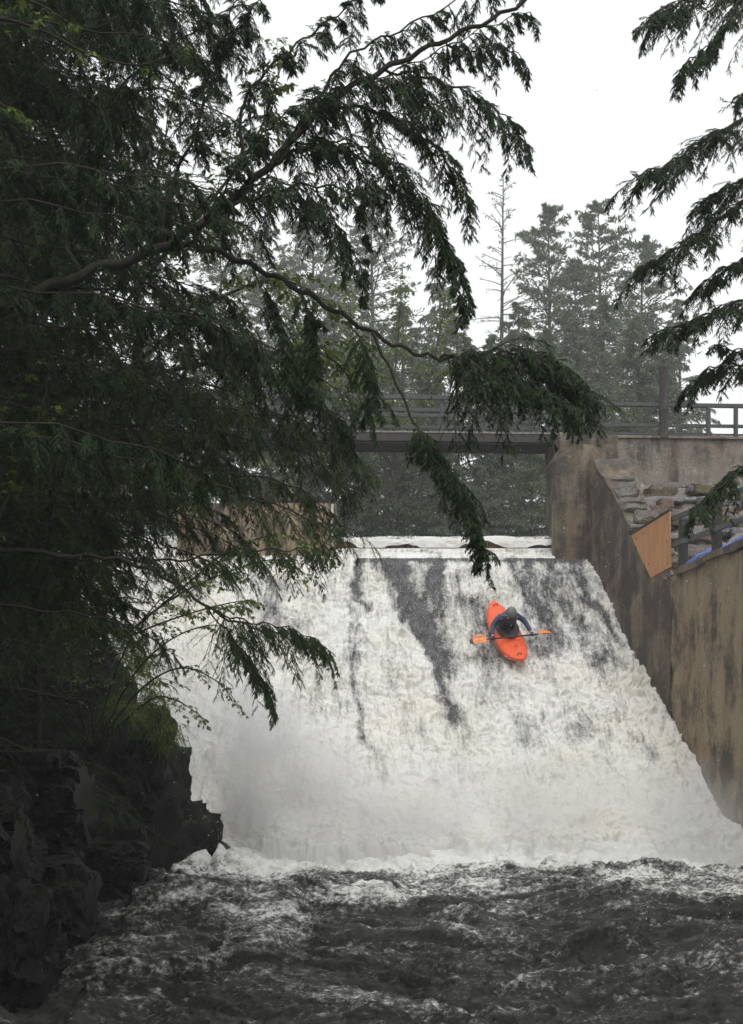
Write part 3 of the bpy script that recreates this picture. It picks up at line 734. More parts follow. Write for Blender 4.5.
mb = MB(); mb.box((0, .075, .40), (.2, .03, .10), Matrix.Rotation(-.45, 3, 'X')); obj('pocket', mb.mesh('pocket', M_vest, bevel=.012), vest)
mb = MB(); mb.box((0, .02, .30), (.34, .012, .03), Matrix.Rotation(-.45, 3, 'X')); obj('strap', mb.mesh('strap', m_plain('strap', (.25, .05, .04), .6), bevel=.003), vest)
# helmet shell
V = []; nn = 24; rows = 9
for i in range(rows):
    a = math.pi / 2 * i / (rows - 1) * 1.12
    for j in range(nn):
        t = 2 * math.pi * j / nn; V.append(Vector((.118 * math.sin(a) * math.cos(t), .138 * math.sin(a) * math.sin(t), .125 * math.cos(a) + (.012 if i == rows - 1 else 0) * math.sin(t))))
RM = Matrix.Rotation(R(-22), 3, 'X'); V = [RM @ v + Vector((0, .200, .790)) for v in V]
Fh = [(i * nn + j, i * nn + (j + 1) % nn, (i + 1) * nn + (j + 1) % nn, (i + 1) * nn + j) for i in range(rows - 1) for j in range(nn)]
me = bpy.data.meshes.new('helmet'); me.from_pydata(V, [], Fh); me.materials.append(M_helm); me.polygons.foreach_set('use_smooth', [True] * len(me.polygons))
hel = obj('helmet', me, pr); sm = hel.modifiers.new('t', 'SOLIDIFY'); sm.thickness = .01; sm.offset = 1
mb = MB(); mb.tube([RM @ Vector((.119 * math.cos(t), .139 * math.sin(t), -.018)) + Vector((0, .200, .790)) for t in np.linspace(0, 2 * math.pi, 25)], .007, 6); obj('rim', mb.mesh('rim', M_blk, True), hel)
# spray skirt
V = []; 
for i in range(9):
    q = i / 8
    for j in range(32):
        t = 2 * math.pi * j / 32; V.append((q * .262 * math.cos(t) , -.06 + q * .45 * math.sin(t) - (1 - q) * .1, .262 - .02 * q ** 3 + .035 * (1 - q) + .008 * math.sin(5 * t) * q * (1 - q) * 4))
Fs = [(i * 32 + j, i * 32 + (j + 1) % 32, (i + 1) * 32 + (j + 1) % 32, (i + 1) * 32 + j) for i in range(8) for j in range(32)]
me = bpy.data.meshes.new('spray_skirt'); me.from_pydata(V, [], Fs); me.materials.append(M_blk); me.polygons.foreach_set('use_smooth', [True] * len(me.polygons))
ss = obj('spray_skirt', me, pr); sm = ss.modifiers.new('t', 'SOLIDIFY'); sm.thickness = .012
# --- paddle
pd = kroot('paddle', label='double-bladed paddle with orange-brown blades and black tips held across the kayak', category='paddle')
mb = MB(); mb.tube([(x, SH[1], SH[2]) for x in np.linspace(-.60, .60, 9)], .018, 12); obj('shaft', mb.mesh('shaft', M_blk, True), pd)
M_bl = m_plain('orange brown blade', (.62, .2, .05), .4, .3, 10, .1)
for s in (-1, 1):
    G = np.zeros((26, 9, 3)); th = .012
    for i in range(26):
        q = i / 25; wd = .13 * (math.sin(math.pi * min(1, (q * .86 + .10))) ** .55) * (sstep(-.08, .32, q)); wd = float(max(wd, .012))
        for j in range(9):
            v = -1 + j / 4; G[i, j] = (s * (.53 + q * .44), v * wd, -.035 * q * q + .03 * (v * wd / .1) ** 2)
    rot = Matrix.Rotation(R(-12 if s > 0 else 22), 3, 'X')
    V = [rot @ Vector(p) + Vector((0, SH[1], SH[2])) for p in G.reshape(-1, 3)]
    for nm, i0, i1, mt in (('blade', 0, 22, M_bl), ('blade_tip', 21, 26, M_blk)):
        m_, = [bpy.data.meshes.new(nm)]; sub = V[i0 * 9:i1 * 9]
        m_.from_pydata(sub, [], [(i * 9 + j, i * 9 + j + 1, (i + 1) * 9 + j + 1, (i + 1) * 9 + j) for i in range(i1 - i0 - 1) for j in range(8)]); m_.materials.append(mt)
        m_.polygons.foreach_set('use_smooth', [True] * len(m_.polygons))
        if nm == 'blade': bo = obj(nm, m_, pd); o_ = bo
        else: o_ = obj(nm, m_, bo)
        sd_ = o_.modifiers.new('t', 'SOLIDIFY'); sd_.thickness = .010 if nm == 'blade' else .0115; sd_.offset = 0

# ------------------------------------------------------------------ vegetation
UP = np.array([0, 0, 1.])
def nrm(a): return a / np.maximum(np.linalg.norm(a, axis=-1, keepdims=True), 1e-9)
def kids(B, n, t0, t1, ang, Lf, droop, mode='flat', jit=.15, lift=0., r=rng, angj=.12):
    """B = (P, D, L, S): parabolic branches pos = P + D L t - up S L t^2; returns their children"""
    Pp, D, L, S = B; m = len(Pp)
    t = np.linspace(t0, t1, n)[None] + r.uniform(-.5, .5, (m, n)) * (t1 - t0) / n
    t = np.clip(t, 0.01, 1)
    pos = Pp[:, None] + D[:, None] * (L[:, None] * t)[..., None] - UP * (S[:, None] * L[:, None] * t * t)[..., None]
    tan = nrm(D[:, None] - UP * (2 * S[:, None] * t)[..., None])
    side = nrm(np.cross(tan, np.broadcast_to(UP, tan.shape)) + 1e-6)
    if mode == 'flat':
        sg = np.where((np.arange(n)[None] + r.integers(0, 2, (m, 1))) % 2 == 0, 1., -1.)
        out = side * sg[..., None]
    else:
        up2 = np.cross(side, tan); a = r.uniform(0, 2 * np.pi, (m, n))
        out = side * np.cos(a)[..., None] + up2 * np.sin(a)[..., None]
    A = ang + r.normal(0, angj, (m, n))
    d = nrm(tan * np.cos(A)[..., None] + out * np.sin(A)[..., None] + UP * lift + r.normal(0, jit, (m, n, 3)))
    l = L[:, None] * Lf(t) * r.uniform(.65, 1.2, (m, n))
    s = np.full((m, n), droop) * r.uniform(.6, 1.4, (m, n))
    f = lambda a: a.reshape(-1, *a.shape[2:])
    return f(pos), f(d), f(l), f(s)
def poly_branches(pts, n, ang, Lf, droop, t0=0.05, jit=.15, lift=0., r=rng):
    """children along an explicit polyline"""
    pts = np.array(pts, float); seg = np.linalg.norm(np.diff(pts, axis=0), axis=1); c = np.concatenate([[0], np.cumsum(seg)]); c /= c[-1]
    t = np.clip(np.linspace(t0, 1, n) + r.uniform(-.4, .4, n) / n, 0, 1)
    pos = np.stack([np.interp(t, c, pts[:, k]) for k in range(3)], -1)
    e = .02; tan = nrm(np.stack([np.interp(np.clip(t + e, 0, 1), c, pts[:, k]) - np.interp(np.clip(t - e, 0, 1), c, pts[:, k]) for k in range(3)], -1))
    side = nrm(np.cross(tan, np.broadcast_to(UP, tan.shape)) + 1e-6)
    sg = np.where(np.arange(n) % 2 == 0, 1., -1.)[:, None]
    A = ang + r.normal(0, .2, n)
    d = nrm(tan * np.cos(A)[:, None] + side * sg * np.sin(A)[:, None] + UP * lift + r.normal(0, jit, (n, 3)))
    return pos, d, Lf(t) * r.uniform(.7, 1.2, n), np.full(n, droop) * r.uniform(.6, 1.4, n)
def cat(*Bs): return tuple(np.concatenate([b[i] for b in Bs]) for i in range(4))
class Acc:
    def __init__(s): s.V = []; s.Q = []; s.T = []; s.n = 0
    def blades(s, B, w, wj=.3, r=rng, tint=None, flat=.5, wide=.4):
        """one pointed blade (diamond) per branchlet"""
        Pp, D, L, S = B
        m = len(Pp); side = nrm(np.cross(D, UP + r.normal(0, flat, (m, 3))) + 1e-6)
        ww = (w * r.uniform(1 - wj, 1 + wj, m))[:, None]
        mid = Pp + D * (L * wide)[:, None] - UP * (S * L * wide ** 2)[:, None]; tip = Pp + D * L[:, None] - UP * (S * L)[:, None]
        V = np.stack([Pp, mid + side * ww, tip, mid - side * ww], 1).reshape(-1, 3)
        i = s.n + np.arange(m)[:, None] * 4 + np.arange(4)[None]
        s.V.append(V); s.Q.append(i); s.n += 4 * m
        tt = r.uniform(0, 1, m) if tint is None else np.clip(tint + r.normal(0, .22, m), 0, 1)
        s.T.append(np.repeat(tt, 4))
    def sticks(s, B, r0, r1, segs=3, r=rng):
        Pp, D, L, S = B; m = len(Pp)
        side = nrm(np.cross(D, np.broadcast_to(UP, D.shape)) + 1e-6); up2 = np.cross(side, D)
        rings = []
        for k in range(segs + 1):
            t = k / segs; c = Pp + D * (L * t)[:, None] - UP * (S * L * t * t)[:, None]; rr = (r0 * (1 - t) + r1 * t)
            if hasattr(rr, '__len__'): rr = rr[:, None]
            for a in (0, 2.094, 4.189): rings.append(c + (side * math.cos(a) + up2 * math.sin(a)) * rr)
        V = np.stack(rings, 1); k = V.shape[1]; base = s.n + np.arange(m)[:, None] * k
        for g in range(segs):
            for a in range(3):
                b = (a + 1) % 3
                s.Q.append(np.concatenate([base + 3 * g + a, base + 3 * g + b, base + 3 * g + 3 + b, base + 3 * g + 3 + a], 1))
        s.V.append(V.reshape(-1, 3)); s.n += m * k; s.T.append(np.zeros(m * k))
    def mesh(s, name, mat):
        return mesh_np(name, np.concatenate(s.V), np.concatenate(s.Q), mat, False, {'tint': np.concatenate(s.T)})
def smooth_poly(pts, n=5):
    pts = [np.array(p, float) for p in pts]; out = []
    for i in range(len(pts) - 1):
        p0 = pts[max(i - 1, 0)]; p1 = pts[i]; p2 = pts[i + 1]; p3 = pts[min(i + 2, len(pts) - 1)]
        for k in range(n):
            t = k / n; out.append(.5 * (2 * p1 + (p2 - p0) * t + (2 * p0 - 5 * p1 + 4 * p2 - p3) * t * t + (3 * p1 - 3 * p2 + p3 - p0) * t ** 3))
    out.append(pts[-1]); return out

def needles(leaf, wood, L1, tw=.036, w=.0035, n2=11, n3=20, dens=1., droop=.35, hang=0., r=rng):
    """L1: side branches; adds twigs and short pointed needle sprays to LEAF, sticks to WOOD"""
    L1 = (L1[0], nrm(L1[1] + r.normal(0, .22, L1[1].shape)), L1[2] * r.uniform(.45, 1.35, len(L1[2])), L1[3])
    wood.sticks(L1, .005, .0015, 4, r)
    L2 = kids(L1, n2, .12, 1, .75, lambda t: .5 * (1.08 - t * .75), droop, jit=.26, lift=-hang, r=r)
    wood.sticks(L2, .0025, .001, 2, r)
    ext = (L1[0], L1[1], L1[2], L1[3])
    both = cat(L2, ext)
    L3 = kids(both, n3, .08, 1, .62, lambda t: 0 * t + 1, .25, jit=.2, lift=-hang * .6, r=r)
    L3 = (L3[0], L3[1], r.uniform(.6, 1.25, len(L3[0])) * tw, L3[3])
    base = np.repeat(r.normal(.45, .2, len(both[0])), n3)
    leaf.blades(L3, w, r=r, tint=base, flat=.6)

def near_hemlock(name, label, trunk_pts, trunk_r, limbs, mat, group=None, extra_crown=None):
    """limbs: (points, r0, r1, n side branches, side length, hang)"""
    root = empty(name, tuple(trunk_pts[0]), label=label, category='tree', group=group)
    mb = MB(); mb.tube(smooth_poly(trunk_pts), np.linspace(trunk_r, trunk_r * .25, len(smooth_poly(trunk_pts))), 14)
    under('trunk', mb.mesh('trunk', M_bark, True), root)
    leaf = Acc(); wood = Acc()
    for pts, r0, r1, nb, sl, hang, dn in limbs:
        sp = smooth_poly(pts, 6)
        sp = [p + np.array([0, 0, 1.]) * .02 * math.sin(i * 1.7) for i, p in enumerate(sp)]
        mb = MB(); mb.tube(sp, list(r0 + (r1 - r0) * np.linspace(0, 1, len(sp)) ** (.55 if r0 > .05 else .8)), 8); under('branch', mb.mesh('branch', M_bark, True), root)
        if nb:
            L1 = poly_branches(sp, nb, .95, lambda t: sl * (1.1 - .65 * t), .35 + hang * .5, t0=.04 if dn == 0 else dn, lift=-hang)
            needles(leaf, wood, L1, hang=hang * .4)
    if extra_crown: extra_crown(leaf, wood)
    under('crown', leaf.mesh('crown', mat), root); under('twigs', wood.mesh('twigs', M_twig), root)
    return root

# near left hemlock: trunk stands off to the left, its limbs reach over the river
def Q(lst, Y0, Y1): return [P(x, y, Y0 + (Y1 - Y0) * i / (len(lst) - 1)) for i, (x, y) in enumerate(lst)]
T0 = P(-260, 470, 7.4)
trunkL = [(T0[0], 7.2, 2.6), (T0[0] + .1, 7.25, 5), (T0[0] + .05, 7.3, 9), (T0[0], 7.3, 15), (T0[0], 7.3, 20)]
limbs = [
    (Q([(290, 145), (330, 140), (375, 150), (420, 190), (440, 225)], 7.9, 7.8), .009, .003, 34, .36, .25, 0.05),
    (Q([(300, 130), (320, 100), (360, 80), (410, 85), (440, 110)], 7.9, 7.8), .009, .003, 34, .34, .25, 0.05),
    (Q([(240, 190), (280, 180), (330, 215), (350, 260)], 7.7, 7.6), .009, .003, 28, .36, .3, 0.05),
    (Q([(215, 215), (240, 160), (290, 110), (330, 95)], 7.7, 7.6), .009, .003, 28, .36, .3, 0.05),
    (Q([(-250, 370), (-60, 330), (0, 308), (80, 275), (160, 248), (215, 212), (270, 165), (325, 105), (380, 72), (440, 42), (500, 15), (540, -8)], 7.3, 8.4), .062, .012, 0, 0, 0, 0),
    (Q([(160, 248), (200, 247), (250, 265), (300, 290), (350, 320), (400, 347), (440, 358), (480, 356), (520, 352), (555, 362), (585, 392)], 7.8, 8.3), .026, .006, 0, 0, 0, 0),
    (Q([(205, 218), (250, 200), (300, 185), (350, 190), (385, 195)], 7.75, 7.7), .015, .004, 22, .34, .25, 0.2),
    (Q([(265, 170), (300, 150), (345, 150), (400, 185), (440, 230), (470, 300)], 7.9, 8.0), .018, .004, 40, .40, .3, 0.1),
    (Q([(325, 105), (370, 110), (410, 125), (450, 165), (470, 205)], 8.0, 8.1), .014, .004, 34, .36, .3, 0.05),
    (Q([(380, 72), (420, 75), (460, 90), (500, 112), (526, 142)], 8.2, 8.3), .012, .003, 34, .34, .35, 0.05),
    (Q([(440, 42), (470, 50), (500, 45), (525, 60)], 8.3, 8.3), .008, .003, 14, .2, .6, 0.1),
    (Q([(270, 165), (320, 95), (350, 55), (400, 30), (470, -5), (540, -30)], 7.9, 8.3), .014, .003, 40, .34, .35, 0.05),
    (Q([(250, 180), (240, 130), (250, 90), (290, 50), (330, 20), (380, -20)], 7.8, 8.0), .016, .004, 34, .36, .3, 0.1),
    (Q([(360, 85), (420, 60), (480, 30), (530, 10)], 8.1, 8.4), .006, .003, 26, .26, .5, 0.05),
    (Q([(400, 195), (430, 225), (450, 260), (462, 300)], 7.9, 7.9), .006, .002, 14, .2, .6, 0.3),
    (Q([(352, 150), (362, 200), (366, 250), (362, 300)], 7.9, 7.9), .005, .002, 10, .12, .4, 0.3),
    (Q([(440, 358), (480, 352), (520, 350), (555, 360), (590, 398)], 8.1, 8.4), .012, .003, 78, .48, .34, 0.0),
    (Q([(450, 356), (500, 375), (540, 385), (575, 410)], 8.1, 8.0), .008, .003, 40, .30, .7, 0.0),
    (Q([(372, 333), (395, 380), (418, 430), (440, 458), (462, 490), (478, 530), (482, 556)], 8.0, 8.1), .013, .003, 50, .30, .35, 0.40),
    (Q([(300, 290), (310, 320), (312, 350), (308, 385)], 7.9, 7.8), .006, .002, 22, .22, .35, 0.1),
    (Q([(345, 316), (362, 345), (372, 385), (370, 410)], 8, 7.9), .006, .002, 18, .24, .3, 0.2),
    (Q([(250, 265), (270, 300), (290, 350), (296, 395)], 7.9, 7.8), .006, .002, 20, .26, .3, 0.2),
    (Q([(120, 262), (170, 300), (240, 340), (300, 380), (350, 430)], 7.7, 8.2), .014, .004, 40, .4, .4, 0.15),
    (Q([(80, 275), (60, 210), (90, 130), (150, 60), (230, 10)], 7.6, 7.9), .02, .004, 50, .45, .3, 0.1),
    (Q([(160, 248), (170, 190), (200, 120), (210, 60), (260, 0)], 7.8, 7.9), .016, .004, 40, .4, .3, 0.1),
    (Q([(-150, 350), (0, 120), (80, 40), (180, -20)], 7.4, 7.6), .02, .004, 40, .45, .3, 0.1)]
rl = np.random.default_rng(78)
for i in range(46):
    z = 4.3 + 5.6 * (i + rl.random()) / 46; az = rl.uniform(-.35, .75); ln = rl.uniform(2.4, 3.6)
    b0 = np.array([trunkL[0][0], 7.25, z]); dd = np.array([math.cos(az), math.sin(az) * 1.1, 0.])
    limbs.append(([b0, b0 + dd * ln * .35 + [0, 0, .12], b0 + dd * ln * .7 + [0, 0, .05], b0 + dd * ln + [0, 0, -.2]], .018, .003, 20, .42, .3, 0.35))
near_hemlock('hemlock_tree', 'near dark hemlock whose two long arching limbs reach over the river towards the bridge', trunkL, .2, limbs, M_hem)

# lower hemlock on the bank: boughs hanging in front of the falls
T1 = np.array([-5.0, 11.5, 4.0])
trunkM = [(-5.2, 11.6, 3.8), (-5.1, 11.6, 7), (-5.2, 11.6, 12), (-5.2, 11.6, 17)]
lim2 = [
    (Q([(-70, 545), (60, 555), (120, 560), (170, 580), (220, 615), (270, 632), (325, 648)], 11, 10.4), .03, .005, 0, 0, 0, 0),
    (Q([(215, 612), (250, 622), (290, 628), (326, 646)], 10.5, 10.4), .01, .003, 44, .42, .5, 0.05),
    (Q([(205, 608), (235, 640), (262, 680), (275, 708)], 10.5, 10.3), .009, .003, 26, .26, .5, 0.2),
    (Q([(120, 560), (180, 560), (240, 550), (290, 550), (330, 545)], 10.9, 10.8), .014, .004, 44, .5, .35, 0.1),
    (Q([(-60, 470), (60, 460), (160, 470), (260, 500), (340, 530)], 11.2, 11.4), .03, .004, 60, .8, .35, 0.1),
    (Q([(-60, 400), (60, 370), (160, 370), (270, 410), (345, 450)], 11.3, 11.8), .03, .004, 60, .85, .35, 0.1),
    (Q([(-60, 330), (60, 300), (180, 320), (280, 350), (350, 400)], 11.4, 11.6), .03, .004, 56, .8, .35, 0.1),
    (Q([(-60, 600), (40, 610), (110, 620), (170, 650)], 11.2, 10.8), .02, .004, 34, .5, .3, 0.1),
    (Q([(-60, 250), (60, 200), (160, 190), (240, 230)], 11.4, 11.2), .03, .004, 50, .8, .3, 0.1),
    (Q([(-60, 160), (60, 110), (160, 90), (250, 130)], 11.4, 11.2), .03, .004, 50, .8, .3, 0.1),
    (Q([(-60, 60), (40, 20), (130, 0), (240, 30)], 11.4, 11.2), .03, .004, 50, .8, .3, 0.1)]
rl = np.random.default_rng(77)
for i in range(60):
    z = 4.6 + 6.2 * (i + rl.random()) / 60; az = rl.uniform(-1.25, 1.0); ln = rl.uniform(1.5, 2.9) * (1.0 if z > 5.5 else .8)
    b0 = np.array([-5.1, 11.6, z]); dd = np.array([math.cos(az), math.sin(az) * 1.2, 0.])
    lim2.append(([b0, b0 + dd * ln * .35 + [0, 0, .12], b0 + dd * ln * .7 + [0, 0, .05], b0 + dd * ln + [0, 0, -.25]], .022, .003, 22, .55, .3, 0.15))
for i in range(30):
    z = 6.0 + 4 * rl.random(); az = rl.uniform(-.3, 1.2); ln = rl.uniform(1.2, 2.3)
    b0 = np.array([trunkL[0][0] + 1.0, 7.4, z * .95 - .3]); dd = np.array([math.cos(az), math.sin(az) * 1.2, 0.])
    pass
for i in range(40):
    z = 7.2 + 4.4 * (i + rl.random()) / 40; az = rl.uniform(-.5, .5); ln = rl.uniform(2.6, 3.7)
    b0 = np.array([-5.1, 11.6, z]); dd = np.array([math.cos(az), math.sin(az) * 1.2, 0.])
    lim2.append(([b0, b0 + dd * ln * .35 + [0, 0, .15], b0 + dd * ln * .7 + [0, 0, .12], b0 + dd * ln + [0, 0, -.25]], .022, .003, 30, .55, .25, 0.25))
for i in range(20):
    z = 3.7 + 1.2 * (i + rl.random()) / 20; az = rl.uniform(-.2, .75); ln = rl.uniform(2.0, 2.9)
    b0 = np.array([-5.1, 11.6, z]); dd = np.array([math.cos(az), math.sin(az) * 1.2, 0.])
    lim2.append(([b0, b0 + dd * ln * .35 + [0, 0, .1], b0 + dd * ln * .7 + [0, 0, .05], b0 + dd * ln + [0, 0, -.2]], .016, .003, 26, .45, .3, 0.15))
for pl_ in ([(-60, 440), (100, 425), (220, 435), (300, 450), (352, 495)], [(-60, 470), (90, 455), (210, 470), (290, 485), (330, 512)], [(-60, 400), (100, 395), (230, 410), (320, 425), (368, 470)]):
    lim2.append((Q(pl_, 11.4, 12), .02, .003, 60, .55, .3, 0.3))
for i in range(16):
    z = 4.5 + 2.4 * (i + rl.random()) / 16; az = rl.uniform(-.25, .3); ln = rl.uniform(3.4, 4.5)
    b0 = np.array([-5.1, 11.6, z]); dd = np.array([math.cos(az), math.sin(az) * 1.2, 0.])
    lim2.append(([b0, b0 + dd * ln * .35 + [0, 0, .15], b0 + dd * ln * .7 + [0, 0, .12], b0 + dd * ln + [0, 0, -.25]], .024, .003, 34, .6, .3, 0.2))
near_hemlock('hemlock_tree', 'hemlock on the rocky bank, one long low bough hanging before the white water', trunkM, .17, lim2, M_hem2)

# right hemlock beyond the frame: boughs come in from the side
T2 = P(960, 400, 8)
trunkR = [(T2[0] + .6, 9.5, 4.8), (T2[0] + .6, 9.4, 8), (T2[0] + .55, 9.4, 13), (T2[0] + .5, 9.4, 19)]
lim3 = [
    (Q([(1000, 60), (860, 90), (743, 122), (700, 142), (668, 164), (632, 176)], 9.2, 8.2), .03, .004, 64, .50, .12, 0.3),
    (Q([(1000, 140), (860, 165), (743, 205), (700, 232), (665, 255), (640, 268)], 9.2, 8.4), .03, .004, 64, .50, .18, 0.3),
    (Q([(1000, -60), (860, -40), (743, -12), (690, 0), (668, 8), (655, 14)], 9.2, 8.2), .025, .004, 64, .50, .3, 0.3),
    (Q([(1000, 100), (880, 130), (790, 160), (735, 182), (700, 205)], 9.3, 8.9), .02, .003, 50, .46, .15, 0.4),
    (Q([(1000, 200), (880, 215), (790, 235), (740, 262), (700, 285)], 9.3, 8.8), .02, .003, 50, .42, .2, 0.45),
    (Q([(1000, 290), (880, 300), (800, 330), (750, 350), (720, 345)], 9.3, 9), .02, .003, 40, .36, .25, 0.45),
    (Q([(740, 0), (715, 40), (690, 60), (678, 75)], 8.3, 8.2), .008, .003, 20, .22, .5, 0.0),
    (Q([(1000, 240), (880, 262), (770, 290), (715, 312), (660, 332)], 9.2, 8.5), .025, .004, 56, .44, .18, 0.4),
    (Q([(1000, 330), (860, 340), (760, 362), (715, 366), (690, 385)], 9.3, 8.8), .02, .003, 40, .36, .25, 0.5),
    (Q([(1000, 400), (870, 420), (770, 450), (720, 486), (695, 510)], 9.3, 8.8), .02, .003, 44, .36, .25, 0.45),
    (Q([(1000, 0), (880, 60), (790, 80), (735, 95)], 9.4, 9), .02, .004, 34, .4, .4, 0.4)]
near_hemlock('hemlock_tree', 'hemlock beyond the right wall whose drooping boughs enter from the right against the sky', trunkR, .17, lim3, M_hem)

# ---- whole trees
def conifer(name, H, R0, trunk_r, first, nb, mats, sparse=1., blade=(.22, .03), n2=10, n3=5, pine=True, seed=1, lift=.12):
    r = np.random.default_rng(seed)
    root = empty(name)
    mb = MB(); lean = r.uniform(-.015, .015) * H
    mb.tube([(0, 0, -.5), (lean * .1, 0, H * .3), (lean * .4, lean * .2, H * .6), (lean, 0, H)], [trunk_r, trunk_r * .75, trunk_r * .45, .02], 10)
    obj('trunk', mb.mesh('trunk', mats[1], True), root)
    hz = first + (1 - first) * np.linspace(0, 1, nb) ** .92; z = hz * H
    az = r.uniform(0, 2 * np.pi, nb)
    u = (hz - first) / (1 - first)
    ln = R0 * np.clip((1 - u) ** (.55 if pine else .75) + .05, .06, 1) * r.uniform(.55, 1.2, nb)
    if pine: ln *= np.where(r.random(nb) < .12, .4, 1)
    el = lift + .5 * u + r.normal(0, .12, nb)
    D = np.stack([np.cos(az) * np.cos(el), np.sin(az) * np.cos(el), np.sin(el)], -1)
    Bv = (np.stack([lean * hz ** 2, 0 * z, z], -1), D, ln, np.full(nb, .12 if pine else .28) * r.uniform(.5, 1.5, nb))
    wood = Acc(); wood.sticks(Bv, trunk_r * .2 * (ln / R0 + .2), .012, 4, r)
    L2 = kids(Bv, n2, .22, 1, .8, lambda t: .45 * (1.15 - t), .15 if pine else .35, jit=.2, lift=.08 if pine else -.15, r=r)
    keep = r.random(len(L2[0])) < sparse; L2 = tuple(a[keep] for a in L2)
    wood.sticks(L2, .012, .005, 2, r)
    leaf = Acc(); src = cat(L2, Bv)
    L3 = kids(src, n3 * 2, .3, 1.0, .6, lambda t: 0 * t + 1, .1 if pine else .3, mode='radial' if pine else 'flat', jit=.25, lift=.15 if pine else -.1, r=r)
    L3 = (L3[0], L3[1], r.uniform(.6, 1.3, len(L3[0])) * blade[0], L3[3])
    leaf.blades(L3, blade[1], r=r, tint=np.repeat(r.normal(.45, .2, len(src[0])), n3 * 2), flat=.9)
    obj('crown', leaf.mesh('crown', mats[0]), root); obj('branches', wood.mesh('branches', mats[1]), root)
    return root
def copy_tree(o, loc, rz, s, label, category='tree', group=None):
    c = o.copy(); COL.objects.link(c); c.location = loc; c.rotation_euler = (0, 0, rz); c.scale = (s, s, s)
    c['label'] = label; c['category'] = category
    if group: c['group'] = group
    for ch in o.children:
        d = ch.copy(); COL.objects.link(d); d.parent = c
    return c
def use(proto, first, *a, **k):
    if id(proto) in first: return copy_tree(proto, *a, **k)
    first.add(id(proto)); loc, rz, s, label = a
    proto.location = loc; proto.rotation_euler = (0, 0, rz); proto.scale = (s, s, s); proto['label'] = label; proto['category'] = k.get('category', 'tree')
    if k.get('group'): proto['group'] = k['group']
    return proto
pA = conifer('pine_tree', 24, 5.2, .3, .22, 170, (M_pine, M_barkp), seed=3, blade=(.30, .042))
pB = conifer('pine_tree', 24, 6.2, .32, .08, 190, (M_pine, M_barkp), seed=4, blade=(.30, .045))
pC = conifer('pine_tree', 24, 3.2, .26, .25, 90, (M_pine, M_barkp), sparse=.28, n3=3, seed=5, blade=(.16, .02))
pD = conifer('spruce_tree', 15, 3.4, .22, .03, 130, (M_pine, M_barkp), pine=False, seed=6, blade=(.22, .034), lift=-.05)
pK = conifer('pine_tree', 24, 4.6, .3, .60, 70, (M_pine, M_barkp), seed=23, blade=(.28, .03))
first = set()
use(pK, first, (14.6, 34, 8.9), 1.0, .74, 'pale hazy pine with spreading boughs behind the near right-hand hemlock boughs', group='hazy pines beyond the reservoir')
far = [(pA, 375, 186, 72, 'dark-crowned tall pine seen through the gap in the arching limbs, above the footbridge'),
       (pA, 312, 206, 76, 'hazy pine standing behind the arching limb, third from the left'),
       (pB, 270, 236, 70, 'hazy pine leftmost of the far row, mostly behind near leaves'),
       (pC, 500, 178, 58, 'tall sparse pine with thin bare branches, left end of the open far row'),
       (pA, 549, 210, 66, 'grey-green pine immediately right of the tall sparse pine'),
       (pB, 603, 208, 70, 'broad hazy pine with twin bushy top in the middle of the far row'),
       (pA, 577, 262, 62, 'lower pine standing between the two broad hazy pines'),
       (pB, 640, 240, 66, 'hazy pine with rounded shoulder right of the broad twin-topped pine'),
       (pD, 680, 300, 70, 'low hazy conifer at the right end of the far row beside the open sky'),
       (pD, 440, 262, 74, 'soft hazy conifer just left of the tall sparse pine'),
       (pA, 224, 210, 80, 'hazy pine hidden behind the left bank trees')]
gF = 'hazy pines beyond the reservoir'
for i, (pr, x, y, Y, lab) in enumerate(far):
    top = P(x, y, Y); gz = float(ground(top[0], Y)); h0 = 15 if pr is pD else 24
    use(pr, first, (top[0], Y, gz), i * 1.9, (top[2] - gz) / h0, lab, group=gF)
# nearer shore trees seen under and over the bridge
pE = conifer('shore_conifer', 9, 2.6, .16, .02, 110, (M_pine, M_barkp), pine=False, seed=8, blade=(.16, .026), lift=-.05)
pF = conifer('shore_conifer', 9, 2.8, .16, .02, 110, (M_pine2, M_barkp), pine=False, seed=9, blade=(.18, .03), lift=.1)
shore = [(140, 330, 50), (185, 345, 52), (225, 330, 50), (262, 360, 47), (300, 330, 49), (335, 300, 54), (368, 330, 50), (402, 310, 56), (430, 345, 49), (458, 318, 54), (492, 335, 51), (520, 305, 56), (548, 330, 50), (575, 318, 55), (604, 300, 58), (636, 318, 54), (664, 340, 52), (356, 420, 46.5), (398, 430, 47), (446, 425, 46.5), (488, 435, 47), (532, 428, 46.5), (315, 430, 47), (590, 392, 49), (630, 400, 50)]
W = ['first', 'second', 'third', 'fourth', 'fifth', 'sixth', 'seventh', 'eighth', 'ninth', 'tenth', 'eleventh', 'twelfth', 'thirteenth', 'fourteenth', 'fifteenth', 'sixteenth', 'seventeenth']
for i, (x, y, Y) in enumerate(shore):
    top = P(x, y, Y); gz = float(ground(top[0], Y)) - .2
    lab = ('tall shoreline conifer behind the bridge, %s from the left' % W[i]) if i < 17 else ('short conifer at the reservoir edge seen under the bridge, %s' % ['second from left', 'third from left', 'fourth from left', 'fifth from left', 'sixth from left', 'leftmost', 'behind the pier at right', 'rightmost'][i - 17])
    use(pE if i % 3 else pF, first, (top[0], Y, gz), i * 2.3, (top[2] - gz) / 9, lab, group='conifers along the reservoir shore')

